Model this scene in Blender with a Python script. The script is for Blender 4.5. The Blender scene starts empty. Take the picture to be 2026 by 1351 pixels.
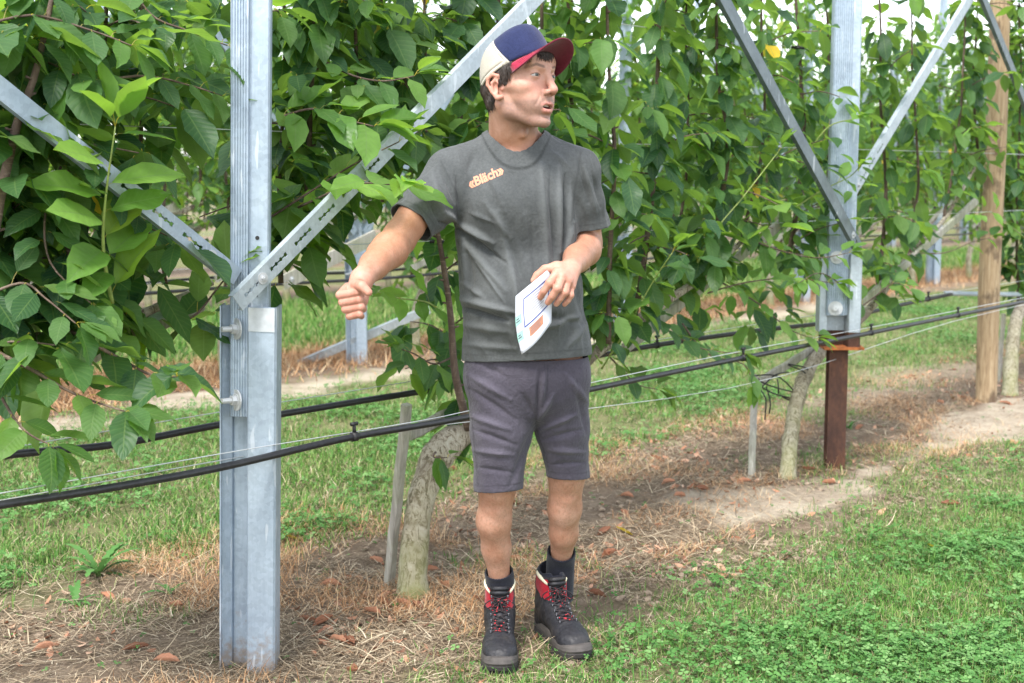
import bpy, bmesh, math, random
import numpy as np
from mathutils import Vector, Matrix
from mathutils.bvhtree import BVHTree
random.seed(7); RNG = np.random.default_rng(11)
R = math.radians
S = bpy.context.scene
COL = S.collection

# ---------------------------------------------------------------- camera
F_PX = 2600.0; CAM_H = 1.41; PITCH = math.atan(325.0/F_PX)
cam = bpy.data.cameras.new("camera"); cam.sensor_width = 36.0; cam.lens = 36.0*F_PX/2026.0
cam.clip_start = 0.05; cam.clip_end = 2000
cam.dof.use_dof = True; cam.dof.focus_distance = 3.6; cam.dof.aperture_fstop = 5.0
cobj = bpy.data.objects.new("camera", cam); COL.objects.link(cobj)
cobj.location = (0, 0, CAM_H); cobj.rotation_euler = (math.pi/2-PITCH, 0, 0); S.camera = cobj

# ---------------------------------------------------------------- sky, sun, exposure
world = bpy.data.worlds.new("World"); S.world = world; world.use_nodes = True
wn = world.node_tree.nodes; wl = world.node_tree.links; wn.clear()
sky = wn.new('ShaderNodeTexSky'); sky.sky_type = 'NISHITA'; sky.sun_disc = False
SUN_EL, SUN_ROT = R(58), R(205)
sky.sun_elevation = SUN_EL; sky.sun_rotation = SUN_ROT
sky.air_density = 1.0; sky.dust_density = 1.2; sky.ozone_density = 1.0
bg = wn.new('ShaderNodeBackground'); bg.inputs['Strength'].default_value = 0.15
wo = wn.new('ShaderNodeOutputWorld')
hs = wn.new('ShaderNodeHueSaturation'); hs.inputs['Saturation'].default_value = .35; wl.new(sky.outputs[0], hs.inputs['Color']); wl.new(hs.outputs[0], bg.inputs[0]); wl.new(bg.outputs[0], wo.inputs[0])
sun = bpy.data.lights.new("sun", 'SUN'); sun.energy = 1.5; sun.angle = R(14); sun.color = (1.0, 0.96, 0.9)
so = bpy.data.objects.new("sun", sun); COL.objects.link(so)
# direction towards the sun (same as the sky's): rotation measured from +Y clockwise
sd = Vector((math.sin(SUN_ROT)*math.cos(SUN_EL), math.cos(SUN_ROT)*math.cos(SUN_EL), math.sin(SUN_EL)))
so.rotation_euler = sd.to_track_quat('Z', 'Y').to_euler()
S.view_settings.view_transform = 'Standard'; S.view_settings.look = 'None'
S.view_settings.exposure = 1.82; S.view_settings.gamma = 1.0
S.cycles.max_bounces = 8; S.cycles.diffuse_bounces = 4; S.cycles.transmission_bounces = 4
S.cycles.sample_clamp_indirect = 6.0

# ---------------------------------------------------------------- measuring helpers
CP, SP = math.cos(PITCH), math.sin(PITCH)
def ray(px, py):
    b = (675.5-py)/F_PX
    return np.array(((px-1013.0)/F_PX, CP+b*SP, -SP+b*CP))
CAMP = np.array((0, 0, CAM_H))
def at(px, py, Y):
    r = ray(px, py); return CAMP + r*(Y/r[1])
def ground_at(px, py, z=0.0):
    r = ray(px, py); return CAMP + r*((z-CAM_H)/r[2])
ROW_A = R(42); RD = np.array((math.sin(ROW_A), math.cos(ROW_A), 0)); RN = np.array((-math.cos(ROW_A), math.sin(ROW_A), 0))
P0 = np.array((-0.76, 3.64, 0.0))
def uv2w(u, v, z=0.0):
    p = P0 + RD*u + RN*v; return np.array((p[0], p[1], z))
def on_row(px, py, v=0.0):
    """point seen at a pixel, on the vertical plane parallel to the tree row at offset v"""
    r = ray(px, py); t = np.dot(P0+RN*v-CAMP, RN)/np.dot(r, RN)
    return CAMP + r*t
def to_uv(p):
    d = np.asarray(p)-P0; return float(d@RD), float(d@RN)
def px_of(P):
    P = np.asarray(P, float)-CAMP
    dep = P[..., 1]*CP - P[..., 2]*SP; up = P[..., 1]*SP + P[..., 2]*CP
    return 1013+F_PX*P[..., 0]/dep, 675.5-F_PX*up/dep, dep

# ---------------------------------------------------------------- object helpers
def props(o, label=None, cat=None, group=None, kind=None):
    if label: o['label'] = label
    if cat: o['category'] = cat
    if group: o['group'] = group
    if kind: o['kind'] = kind
    return o
def empty(name, loc=(0, 0, 0), label=None, cat=None, group=None, rz=0):
    o = bpy.data.objects.new(name, None); COL.objects.link(o); o.location = loc; o.rotation_euler = (0, 0, rz)
    o.empty_display_size = 0.05
    return props(o, label, cat, group)
def npmesh(name, V, Fs, mats=None, smooth=True, attrs=None, midx=None, uv=None):
    V = np.asarray(V, np.float32); Fs = [np.asarray(f, np.int32) for f in Fs if len(f)]
    me = bpy.data.meshes.new(name)
    me.vertices.add(len(V)); me.vertices.foreach_set('co', V.ravel())
    nl = sum(f.size for f in Fs); nf = sum(len(f) for f in Fs)
    me.loops.add(nl); me.loops.foreach_set('vertex_index', np.concatenate([f.ravel() for f in Fs]))
    me.polygons.add(nf)
    tot = np.concatenate([np.full(len(f), f.shape[1], np.int32) for f in Fs])
    st = np.concatenate(([0], np.cumsum(tot)[:-1])).astype(np.int32)
    me.polygons.foreach_set('loop_start', st)
    if midx is not None: me.polygons.foreach_set('material_index', np.asarray(midx, np.int32))
    me.polygons.foreach_set('use_smooth', np.full(nf, smooth, bool))
    me.update(calc_edges=True)
    if uv is not None:
        ul = me.uv_layers.new(name='UVMap'); idx = np.concatenate([f.ravel() for f in Fs])
        ul.data.foreach_set('uv', np.asarray(uv, np.float32)[idx].ravel())
    for k, a in (attrs or {}).items():
        at_ = me.attributes.new(k, 'FLOAT', 'POINT'); at_.data.foreach_set('value', np.asarray(a, np.float32))
    for m in (mats if isinstance(mats, (list, tuple)) else [mats]):
        if m: me.materials.append(m)
    return me
def link(name, me, parent=None):
    o = bpy.data.objects.new(name, me); COL.objects.link(o)
    if parent is not None: o.parent = parent
    return o
def copy_tree(o, parent=None, loc=None, rz=None):
    c = o.copy(); COL.objects.link(c)
    c.parent = parent
    for ch in list(o.children): copy_tree(ch, c)
    if loc is not None: c.location = loc
    if rz is not None: c.rotation_euler = (0, 0, rz)
    return c
class MB:
    """mesh builder: collects pieces, links them as one mesh"""
    def __init__(s): s.V = []; s.Q = []; s.T = []; s.qm = []; s.tm = []; s.n = 0
    def add(s, V, Q=(), T=(), m=0):
        V = np.asarray(V, float); s.V.append(V)
        Q = np.asarray(Q, int).reshape(-1, 4); T = np.asarray(T, int).reshape(-1, 3)
        s.Q.append(Q+s.n); s.T.append(T+s.n); s.qm += [m]*len(Q); s.tm += [m]*len(T); s.n += len(V)
    def build(s, name, mats, parent=None, smooth=True, inv=None):
        V = np.concatenate(s.V); 
        if inv is not None: V = V-np.asarray(inv)
        me = npmesh(name, V, [np.concatenate(s.Q), np.concatenate(s.T)], mats, smooth, midx=s.qm+s.tm)
        return link(name, me, parent)
    def tube(s, pts, rad, n=8, m=0, cap=True, flat=1.0, up=None):
        P = np.asarray(pts, float); k = len(P); rad = np.broadcast_to(np.asarray(rad, float), (k,))
        T = np.gradient(P, axis=0); T /= np.linalg.norm(T, axis=1, keepdims=True)+1e-12
        u = np.array((0, 0, 1.0)) if up is None else np.asarray(up, float)
        if abs(T[0]@u) > .95 and up is None: u = np.array((0, 1.0, 0))
        a = np.linspace(0, 2*math.pi, n, endpoint=False); V = []
        A = np.cross(T[0], u); A /= np.linalg.norm(A)
        for i in range(k):
            A = A-T[i]*(A@T[i]); A /= np.linalg.norm(A)+1e-12; B = np.cross(A, T[i])
            V.append(P[i]+rad[i]*(np.cos(a)[:, None]*A+flat*np.sin(a)[:, None]*B))
        V = np.concatenate(V); i = np.arange(k-1)[:, None]*n; j = np.arange(n); j2 = (j+1) % n
        Q = np.stack([i+j, i+j2, i+n+j2, i+n+j], -1).reshape(-1, 4); T_ = []
        if cap:
            V = np.concatenate([V, P[:1], P[-1:]]); c0 = k*n; c1 = k*n+1
            T_ = [(c0, (q+1) % n, q) for q in range(n)]+[(c1, (k-1)*n+q, (k-1)*n+(q+1) % n) for q in range(n)]
        s.add(V, Q, T_, m)
    def box(s, c, size, M=None, m=0):
        h = np.asarray(size)/2; V = np.array([(x, y, z) for x in (-1, 1) for y in (-1, 1) for z in (-1, 1)])*h
        if M is not None: V = V@np.asarray(M).T
        s.add(V+np.asarray(c), [(0, 1, 3, 2), (4, 6, 7, 5), (0, 4, 5, 1), (2, 3, 7, 6), (0, 2, 6, 4), (1, 5, 7, 3)], m=m)
    def prism(s, prof, frames, m=0, closed=True, cap=True):
        """prof (n,2) in local axes; frames list of (origin, xaxis, yaxis)"""
        prof = np.asarray(prof, float); n = len(prof); V = []
        for o, x, y in frames: V.append(np.asarray(o)+prof[:, :1]*np.asarray(x)+prof[:, 1:]*np.asarray(y))
        k = len(frames); Q = []
        for i in range(k-1):
            for j in range(n if closed else n-1):
                j2 = (j+1) % n; Q.append((i*n+j, i*n+j2, (i+1)*n+j2, (i+1)*n+j))
        s.add(np.concatenate(V), Q, m=m)
def nrm(v): v = np.asarray(v, float); return v/(np.linalg.norm(v, axis=-1, keepdims=True)+1e-12)
def smooth_path(pts, n=24):
    P = np.asarray(pts, float); t = np.linspace(0, len(P)-1, n); out = []
    for x in t:
        i = min(int(x), len(P)-2); f = x-i
        p0 = P[max(i-1, 0)]; p1 = P[i]; p2 = P[i+1]; p3 = P[min(i+2, len(P)-1)]
        out.append(.5*((2*p1)+(-p0+p2)*f+(2*p0-5*p1+4*p2-p3)*f*f+(-p0+3*p1-3*p2+p3)*f**3))
    return np.array(out)
_tab = np.random.default_rng(3).random((64, 64, 64)).astype(np.float32)
def vnoise(x, y, z=0.0):
    x, y, z = np.broadcast_arrays(np.asarray(x, float), np.asarray(y, float), np.asarray(z, float))
    xi = np.floor(x).astype(int); yi = np.floor(y).astype(int); zi = np.floor(z).astype(int)
    fx = x-xi; fy = y-yi; fz = z-zi; fx = fx*fx*(3-2*fx); fy = fy*fy*(3-2*fy); fz = fz*fz*(3-2*fz)
    g = lambda a, b, c: _tab[(xi+a) % 64, (yi+b) % 64, (zi+c) % 64]
    l = lambda p, q, t: p+(q-p)*t
    return l(l(l(g(0,0,0), g(1,0,0), fx), l(g(0,1,0), g(1,1,0), fx), fy), l(l(g(0,0,1), g(1,0,1), fx), l(g(0,1,1), g(1,1,1), fx), fy), fz)*2-1
def fbm(x, y, z=0.0, o=4):
    s = 0; a = .5
    for i in range(o): s = s+a*vnoise(x*2**i+17*i, y*2**i+5*i, z*2**i if np.ndim(z) or z else z); a *= .5
    return s

# ---------------------------------------------------------------- materials
class NT:
    def __init__(s, name):
        s.m = bpy.data.materials.new(name); s.m.use_nodes = True; s.t = s.m.node_tree; s.t.nodes.clear()
        s.out = s.n('ShaderNodeOutputMaterial'); s.p = s.n('ShaderNodeBsdfPrincipled'); s.l(s.p.outputs[0], s.out.inputs[0])
    def n(s, typ, **kw):
        x = s.t.nodes.new(typ)
        for k, v in kw.items(): setattr(x, k, v)
        return x
    def l(s, a, b): s.t.links.new(a, b)
    def set(s, **kw):
        for k, v in kw.items():
            k = {'rough': 'Roughness', 'metal': 'Metallic', 'spec': 'Specular IOR Level', 'col': 'Base Color'}.get(k, k)
            i = s.p.inputs[k]
            if hasattr(v, 'links') or isinstance(v, bpy.types.NodeSocket): s.l(v, i)
            else: i.default_value = (*v, 1) if isinstance(v, tuple) and len(v) == 3 else v
        return s
    def coord(s, kind='Object', scale=(1, 1, 1), rot=(0, 0, 0)):
        c = s.n('ShaderNodeTexCoord'); mp = s.n('ShaderNodeMapping'); mp.inputs['Scale'].default_value = scale
        mp.inputs['Rotation'].default_value = rot; s.l(c.outputs[kind], mp.inputs[0]); return mp.outputs[0]
    def noise(s, scale, vec=None, detail=4, rough=.55, dist=0):
        x = s.n('ShaderNodeTexNoise'); x.inputs['Scale'].default_value = scale; x.inputs['Detail'].default_value = detail
        x.inputs['Roughness'].default_value = rough; x.inputs['Distortion'].default_value = dist
        if vec is not None: s.l(vec, x.inputs['Vector'])
        return x.outputs['Fac']
    def ramp(s, fac, stops, interp='LINEAR'):
        x = s.n('ShaderNodeValToRGB'); e = x.color_ramp; e.interpolation = interp
        while len(e.elements) < len(stops): e.elements.new(.5)
        for el, (p, c) in zip(e.elements, stops):
            el.position = p; el.color = (*c, 1) if not np.isscalar(c) else (c, c, c, 1)
        s.l(fac, x.inputs[0]); return x.outputs[0]
    def mix(s, f, a, b, mode='MIX'):
        x = s.n('ShaderNodeMix', data_type='RGBA', blend_type=mode)
        for i, v in ((0, f), (6, a), (7, b)):
            if isinstance(v, bpy.types.NodeSocket): s.l(v, x.inputs[i])
            else: x.inputs[i].default_value = v if i == 0 else (*v, 1)
        return x.outputs[2]
    def math(s, op, a, b=0.0, c=None, clamp=False):
        x = s.n('ShaderNodeMath', operation=op, use_clamp=clamp)
        for i, v in enumerate((a, b) if c is None else (a, b, c)):
            if isinstance(v, bpy.types.NodeSocket): s.l(v, x.inputs[i])
            else: x.inputs[i].default_value = v
        return x.outputs[0]
    def attr(s, name): x = s.n('ShaderNodeAttribute', attribute_name=name); return x.outputs['Fac']
    def bump(s, h, strength=.3, dist=.01):
        x = s.n('ShaderNodeBump'); x.inputs['Strength'].default_value = strength; x.inputs['Distance'].default_value = dist
        s.l(h, x.inputs['Height']); s.l(x.outputs[0], s.p.inputs['Normal']); return x.outputs[0]
def simple(name, col, rough=.6, metal=0.0, nscale=None, var=.25, bump=0.0, bdist=.002, spec=.5, scale=(1, 1, 1)):
    k = NT(name); k.set(rough=rough, metal=metal, spec=spec)
    if nscale:
        v = k.coord('Object', scale); n = k.noise(nscale, v)
        a = tuple(c*(1-var) for c in col); b = tuple(min(1, c*(1+var)) for c in col)
        k.set(col=k.ramp(n, [(.3, a), (.7, b)]))
        if bump: k.bump(k.noise(nscale*3, v), bump, bdist)
    else: k.set(col=col)
    return k.m
def mat_steel(name, c0, c1, rib=False):
    k = NT(name); v = k.coord('Object')
    vo = k.n('ShaderNodeTexVoronoi'); vo.inputs['Scale'].default_value = 85; k.l(v, vo.inputs['Vector'])
    sp = k.n('ShaderNodeSeparateColor'); k.l(vo.outputs['Color'], sp.inputs[0])
    n1 = k.noise(9, v, 5, .6); n2 = k.noise(30, k.coord('Object', (6, 6, .35)), 4, .6)
    base = k.ramp(n1, [(.28, c0), (.72, c1)])
    streak = k.ramp(n2, [(.35, .93), (.6, 1.0)])
    c = k.mix(.8, base, streak, 'MULTIPLY'); c = k.mix(.34, c, k.ramp(sp.outputs[0], [(0, .55), (1, 1.0)]), 'MULTIPLY')
    geo = k.n('ShaderNodeNewGeometry'); sx = k.n('ShaderNodeSeparateXYZ'); k.l(geo.outputs['Position'], sx.inputs[0]); hgt = k.math('ADD', sx.outputs[2], k.math('MULTIPLY', k.math('SUBTRACT', k.noise(45, v, 6, .7), .5), .42))
    c = k.mix(k.math('MULTIPLY', k.math('SUBTRACT', 1.0, k.math('MULTIPLY', hgt, 9.0), clamp=True), .75), c, (.27, .20, .14)); sc = k.noise(70, k.coord('Object', (1, .3, .12)), 2, .4); c = k.mix(k.ramp(sc, [(.66, 0.), (.69, .35)]), c, (.70, .74, .78))
    k.set(col=c, metal=.35, rough=k.math('ADD', .42, k.math('MULTIPLY', n1, .2)))
    k.bump(k.noise(220, v, 3), .12, .001); return k.m
M = {}
M['steel'] = mat_steel('galvanised steel', (.30, .37, .45), (.42, .50, .58))
M['steel_light'] = mat_steel('bright galvanised steel', (.36, .42, .47), (.50, .56, .60))
M['steel_dark'] = mat_steel('weathered dark galvanised steel', (.11, .14, .16), (.20, .24, .26))
M['bolt'] = mat_steel('zinc bolt', (.48, .5, .52), (.62, .64, .66))
M['zincpaint'] = simple('zinc spray paint', (.50, .53, .55), .6, .2, 40, .12, .2)
def rust():
    k = NT('rusty steel'); v = k.coord('Object', (1, 1, .5)); n = k.noise(14, v, 8, .7); n2 = k.noise(90, v, 4)
    k.set(col=k.mix(.5, k.ramp(n, [(.3, (.05, .025, .02)), (.5, (.090, .042, .028)), (.72, (.17, .070, .035))]), k.ramp(n2, [(.3, .5), (.7, 1.)]), 'MULTIPLY'), rough=.9, metal=.1)
    k.bump(n2, .5, .003); return k.m
M['rust'] = rust()
M['rust_bright'] = simple('orange rust', (.38, .12, .035), .9, 0, 30, .4, .4)
def woodmat(name, c0, c1, c2, green=0.0, knots=True):
    k = NT(name); v = k.coord('Object', (9, 9, .8)); n = k.noise(6, v, 8, .65, .6); n2 = k.noise(3.5, k.coord('Object', (1.6, 1.6, 1.0)), 5, .6)
    c = k.ramp(n, [(.3, c0), (.5, c1), (.7, c2)])
    if knots: c = k.mix(k.ramp(n2, [(.54, 0.), (.62, .75)]), c, (.07, .042, .026))
    if green: c = k.mix(k.ramp(k.noise(5, k.coord('Object'), 4), [(.4, 0.), (.7, green)]), c, (.16, .2, .08))
    k.set(col=c, rough=.85); k.bump(n, .5, .004); return k.m
M['pole'] = woodmat('brown pine pole', (.19, .125, .07), (.33, .235, .135), (.46, .36, .23))
M['lath'] = woodmat('grey weathered wood', (.20, .185, .16), (.33, .31, .27), (.46, .44, .39), .6, False)
def barkmat(name, young=False):
    k = NT(name); v = k.coord('Object', (1, 1, .55)); n = k.noise(26, v, 7, .7, .4)
    vo = k.n('ShaderNodeTexVoronoi', feature='DISTANCE_TO_EDGE'); vo.inputs['Scale'].default_value = 42
    k.l(k.coord('Object', (1, 1, .45)), vo.inputs['Vector'])
    if young:
        c = k.ramp(n, [(.3, (.045, .028, .022)), (.55, (.11, .075, .055)), (.75, (.22, .17, .13))])
        vw = k.noise(60, k.coord('Object', (.2, .2, 3)), 2); c = k.mix(k.ramp(vw, [(.6, 0.), (.68, .4)]), c, (.3, .24, .18))
    else:
        nn = k.noise(34, k.coord('Object', (1, 1, .4)), 9, .78, 1.6); pl = k.noise(9, k.coord('Object', (.6, .6, 1.6)), 5, .65)
        cr = k.ramp(nn, [(.38, (.05, .035, .028)), (.45, (.17, .125, .09)), (.50, (.38, .33, .26)), (.66, (.52, .48, .41))])
        c = k.mix(k.ramp(pl, [(.48, 0.), (.62, .65)]), cr, (.17, .125, .10))
        g = k.noise(7, k.coord('Object'), 5, .6)
        geo = k.n('ShaderNodeNewGeometry'); sp = k.n('ShaderNodeSeparateXYZ'); k.l(geo.outputs['Position'], sp.inputs[0])
        low = k.math('SUBTRACT', 1.0, k.math('MULTIPLY', sp.outputs[2], 1.7), clamp=True)
        c = k.mix(k.math('MULTIPLY', k.ramp(g, [(.3, .25), (.65, 1.)]), low), c, (.22, .23, .09))
    k.set(col=c, rough=.9); k.bump(nn if not young else n, .8, .007); return k.m
M['bark'] = barkmat('rough cherry bark'); M['twig'] = barkmat('smooth cherry shoot bark', True)
M['green_twig'] = simple('green young shoot', (.20, .26, .06), .5, 0, 30, .3)
M['hose'] = simple('black polyethylene hose', (.016, .016, .019), .42, 0, 60, .4, .15, .0006)
M['wire'] = simple('galvanised wire', (.62, .64, .66), .35, .6, 60, .1)
M['tie'] = simple('black rubber tie', (.012, .012, .013), .6)
def leafmat(name, far=False):
    k = NT(name); uvn = k.n('ShaderNodeUVMap'); sp = k.n('ShaderNodeSeparateXYZ'); k.l(uvn.outputs[0], sp.inputs[0])
    t = k.math('ABSOLUTE', k.math('MULTIPLY', k.math('SUBTRACT', sp.outputs[0], .5), 2.0)); s_ = sp.outputs[1]
    rnd = k.attr('lr'); yg = k.attr('ly')
    dark = k.ramp(rnd, [(0, (.024, .074, .040)), (.4, (.034, .100, .042)), (.75, (.055, .135, .040)), (1, (.11, .20, .045))])
    yel = k.ramp(rnd, [(0, (.10, .22, .035)), (.6, (.155, .31, .05)), (1, (.20, .37, .07))])
    c = k.mix(k.math('MINIMUM', yg, 1.0), dark, yel)
    c = k.mix(k.math('SUBTRACT', yg, 1.0, clamp=True), c, (.62, .42, .03))
    rib = k.math('LESS_THAN', t, .055)
    ang = k.math('SUBTRACT', k.math('MULTIPLY', s_, 9.5), k.math('MULTIPLY', t, 1.9))
    w = k.math('ABSOLUTE', k.math('SUBTRACT', k.math('FRACT', ang), .5)); vein = k.math('SUBTRACT', 1.0, k.math('MULTIPLY', w, 5.5), clamp=True)
    vv = k.math('MAXIMUM', rib, k.math('MULTIPLY', vein, .5))
    c = k.mix(k.math('MULTIPLY', vv, .42), c, (.16, .26, .09))
    nz = k.noise(30, k.coord('Object'), 3); c = k.mix(.35, c, k.ramp(nz, [(.3, .55), (.7, 1.)]), 'MULTIPLY')
    geo = k.n('ShaderNodeNewGeometry'); c = k.mix(k.math('MULTIPLY', geo.outputs['Backfacing'], .55), c, (.13, .20, .085))
    pet = k.math('LESS_THAN', s_, -.01); c = k.mix(pet, c, (.30, .26, .07))
    k.set(col=c, rough=k.math('ADD', .42, k.math('MULTIPLY', rnd, .25)), spec=.5)
    if not far:
        h = k.math('SUBTRACT', k.math('MULTIPLY', w, .7), k.math('MULTIPLY', rib, .6)); bm = k.bump(h, .55, .0035)
    tr = k.n('ShaderNodeBsdfTranslucent'); tc = k.mix(1.0, c, (2.3, 2.3, .7), 'MULTIPLY'); k.l(tc, tr.inputs[0])
    mx = k.n('ShaderNodeMixShader'); mx.inputs[0].default_value = .5
    k.l(k.p.outputs[0], mx.inputs[1]); k.l(tr.outputs[0], mx.inputs[2]); k.l(mx.outputs[0], k.out.inputs[0]); return k.m
M['leaf'] = leafmat('cherry leaf'); M['leaf_far'] = leafmat('cherry leaf of the rear rows', True)
def strandmat(name, stops, trans=.25, rough=.6):
    k = NT(name); c = k.ramp(k.attr('lr'), stops); k.set(col=c, rough=rough, spec=.25)
    if trans:
        tr = k.n('ShaderNodeBsdfTranslucent'); k.l(c, tr.inputs[0]); mx = k.n('ShaderNodeMixShader'); mx.inputs[0].default_value = trans
        k.l(k.p.outputs[0], mx.inputs[1]); k.l(tr.outputs[0], mx.inputs[2]); k.l(mx.outputs[0], k.out.inputs[0])
    return k.m
M['grass'] = strandmat('grass blades', [(0, (.045, .14, .022)), (.35, (.085, .22, .035)), (.62, (.14, .30, .055)), (.84, (.25, .33, .10)), (1, (.42, .38, .20))])
M['clover'] = strandmat('clover leaves', [(0, (.045, .14, .03)), (.5, (.095, .23, .055)), (1, (.21, .36, .13))])
M['straw'] = strandmat('dry straw', [(0, (.09, .07, .05)), (.3, (.21, .155, .10)), (.6, (.36, .27, .175)), (.85, (.52, .42, .29)), (1, (.64, .55, .40))], .1, .8)
M['straw_orange'] = strandmat('orange dead weeds', [(0, (.24, .11, .045)), (.4, (.46, .25, .12)), (.75, (.62, .40, .22)), (1, (.70, .54, .34))], .1, .8)
M['clods'] = simple('soil clods', (.25, .19, .135), .95, 0, 40, .35, .5, .004)
M['deadleaf'] = strandmat('dead cherry leaves', [(0, (.16, .07, .045)), (.3, (.36, .16, .09)), (.7, (.52, .27, .17)), (1, (.62, .42, .30))], .15, .7)
M['yellowleaf'] = strandmat('yellow fallen leaf', [(0, (.75, .55, .04)), (1, (.8, .62, .08))], .2, .6)

# ---------------------------------------------------------------- ground
def gh(x, y):
    x = np.asarray(x, float); y = np.asarray(y, float)
    d = (x-P0[0])*RN[0]+(y-P0[1])*RN[1]
    near = np.clip(1-np.hypot(x, y-6)/40, 0, 1)
    return near*(.022*fbm(x*1.1, y*1.1, .5)+.016*fbm(x*6, y*6, .3, 3)+.009*vnoise(x*21, y*21)*np.clip(1.4-np.abs(d-.3), 0, 1))
def sand_mask(x, y):
    u = (x-P0[0])*RD[0]+(y-P0[1])*RD[1]; v = (x-P0[0])*RN[0]+(y-P0[1])*RN[1]; w = .5*fbm(x*1.4+2, y*1.4)
    a = np.clip((v+.36+w)*9, 0, 1)*np.clip((.08-v+w)*9, 0, 1)*np.clip((u-1.9)*2, 0, 1)*np.clip(1.3+1.6*fbm(x*1.1, y*1.1+4), .3, 1)
    b = np.clip((v-3.72+w)*6, 0, 1)*np.clip((4.22-v+w)*6, 0, 1); c = np.clip((v-.7)*4, 0, 1)*np.clip((1.35-v+w)*6, 0, 1)*np.clip((u-4.6)*2, 0, 1)*.8
    return np.clip(a*.9+b+c*.5, 0, 1)
def band_masks(x, y):
    """bare/dry, sand and straw amounts across the rows"""
    u = (x-P0[0])*RD[0]+(y-P0[1])*RD[1]; v = (x-P0[0])*RN[0]+(y-P0[1])*RN[1]
    return u, v
def ground():
    f1 = np.arange(-3.4, 5.2, .035); f2 = np.arange(2.4, 11, .035)
    def ext(a, lo, hi):
        L = [a[0]]; s = .06
        while L[-1] > lo: L.append(L[-1]-s); s *= 1.16
        H = [a[-1]]; s = .06
        while H[-1] < hi: H.append(H[-1]+s); s *= 1.16
        return np.array(L[:0:-1]+list(a)+H[1:])
    xs = ext(f1, -400, 400); ys = ext(f2, -60, 900)
    X, Y = np.meshgrid(xs, ys, indexing='ij'); Z = gh(X, Y)
    V = np.stack([X, Y, Z], -1).reshape(-1, 3); nx, ny = X.shape
    i = np.arange(nx-1)[:, None]*ny+np.arange(ny-1)[None]
    Q = np.stack([i, i+ny, i+ny+1, i+1], -1).reshape(-1, 4)
    SM = sand_mask(X, Y).ravel(); k = NT('orchard ground'); g = k.n('ShaderNodeNewGeometry'); pos = g.outputs['Position']
    def dot(vec, off):
        d = k.n('ShaderNodeVectorMath', operation='DOT_PRODUCT'); k.l(pos, d.inputs[0]); d.inputs[1].default_value = tuple(vec)
        return k.math('SUBTRACT', d.outputs['Value'], float(off))
    v = dot(RN, P0@RN)
    nb = k.noise(1.6, pos, 4, .6); nbs = k.math('MULTIPLY', k.math('SUBTRACT', nb, .5), 1.1)
    vv = k.math('ADD', v, nbs)
    # distance across, folded on the row spacing (rows at v = 0, 4.5, 9.0 ...)
    fold = k.math('SUBTRACT', k.math('MODULO', k.math('ADD', vv, 2.25+4.5*40), 4.5), 2.25)
    n1 = k.noise(5, pos, 8, .7); n2 = k.noise(38, pos, 8, .75); n3 = k.noise(.9, pos, 3)
    soil = k.ramp(n1, [(.25, (.12, .085, .06)), (.5, (.23, .17, .12)), (.75, (.36, .285, .21))])
    soil = k.mix(.65, soil, k.ramp(n2, [(.28, .35), (.5, .85), (.75, 1.2)]), 'MULTIPLY')
    sandc = k.mix(.5, k.ramp(n1, [(.3, (.40, .33, .25)), (.7, (.52, .45, .35))]), k.ramp(n2, [(.3, .7), (.6, 1.)]), 'MULTIPLY')
    turf = k.mix(k.ramp(n1, [(.35, 0.), (.65, 1.)]), (.115, .15, .05), (.27, .25, .13))
    turf = k.mix(.6, turf, k.ramp(n2, [(.28, .4), (.7, 1.1)]), 'MULTIPLY')
    dry = k.math('MULTIPLY', k.math('MULTIPLY_ADD', fold, 3.4, 2.3, clamp=True), k.math('MULTIPLY_ADD', fold, -3.4, 4.3, clamp=True))
    c = k.mix(dry, turf, soil)
    c = k.mix(k.math('MULTIPLY', k.attr('sand'), k.ramp(n1, [(.3, .6), (.55, 1.)])), c, sandc)
    k.set(col=c, rough=.95, spec=.15); k.bump(n2, .9, .02)
    o = link('ground', npmesh('ground', V, [Q], k.m, attrs={'sand': SM})); props(o, kind='structure')
    return o
ground()

# ---------------------------------------------------------------- strands lying or standing on the ground
def strands(name, n, xy, L, W, tilt, mat, curl=.5, lift=0.0, seg=3, rmap=None, label=None):
    n = len(xy); az = RNG.random(n)*2*math.pi; hz = np.stack([np.cos(az), np.sin(az), 0*az], -1); side = np.stack([-np.sin(az), np.cos(az), 0*az], -1)
    L = L[0]+(L[1]-L[0])*RNG.random(n)**1.5; W = W[0]+(W[1]-W[0])*RNG.random(n)
    e = tilt[0]+(tilt[1]-tilt[0])*RNG.random(n); cv = curl*(RNG.random(n)-.2); sc = (RNG.random(n)-.5)*1.2
    base = np.stack([xy[:, 0], xy[:, 1], gh(xy[:, 0], xy[:, 1])+lift*RNG.random(n)+.0015], -1)
    V = []; T = np.linspace(0, 1, seg+1)
    P = base.copy(); ang = e.copy(); a2 = np.zeros(n); hv = hz.copy()
    for i, t in enumerate(T):
        if i:
            P = P+(L/seg)[:, None]*(np.cos(ang)[:, None]*hv+np.sin(ang)[:, None]*np.array((0, 0, 1)))
            ang = ang-cv*1.6/seg; a2 = a2+sc/seg; hv = hz*np.cos(a2)[:, None]+side*np.sin(a2)[:, None]
            P[:, 2] = np.maximum(P[:, 2], base[:, 2]-.004)
        w = W*(1-.8*t**2)*.5
        V.append(P-side*w[:, None]); V.append(P+side*w[:, None])
    V = np.stack(V, 1).reshape(-1, 3); m = 2*(seg+1); b = np.arange(n)[:, None]*m
    Q = np.concatenate([np.stack([b[:, 0]+2*i, b[:, 0]+2*i+1, b[:, 0]+2*i+3, b[:, 0]+2*i+2], -1) for i in range(seg)])
    lr = RNG.random(n) if rmap is None else rmap
    o = link(name, npmesh(name, V, [Q], mat, attrs={'lr': np.repeat(lr, m)})); props(o, label=label, cat='ground cover' if label else None, kind='stuff'); return o
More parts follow.
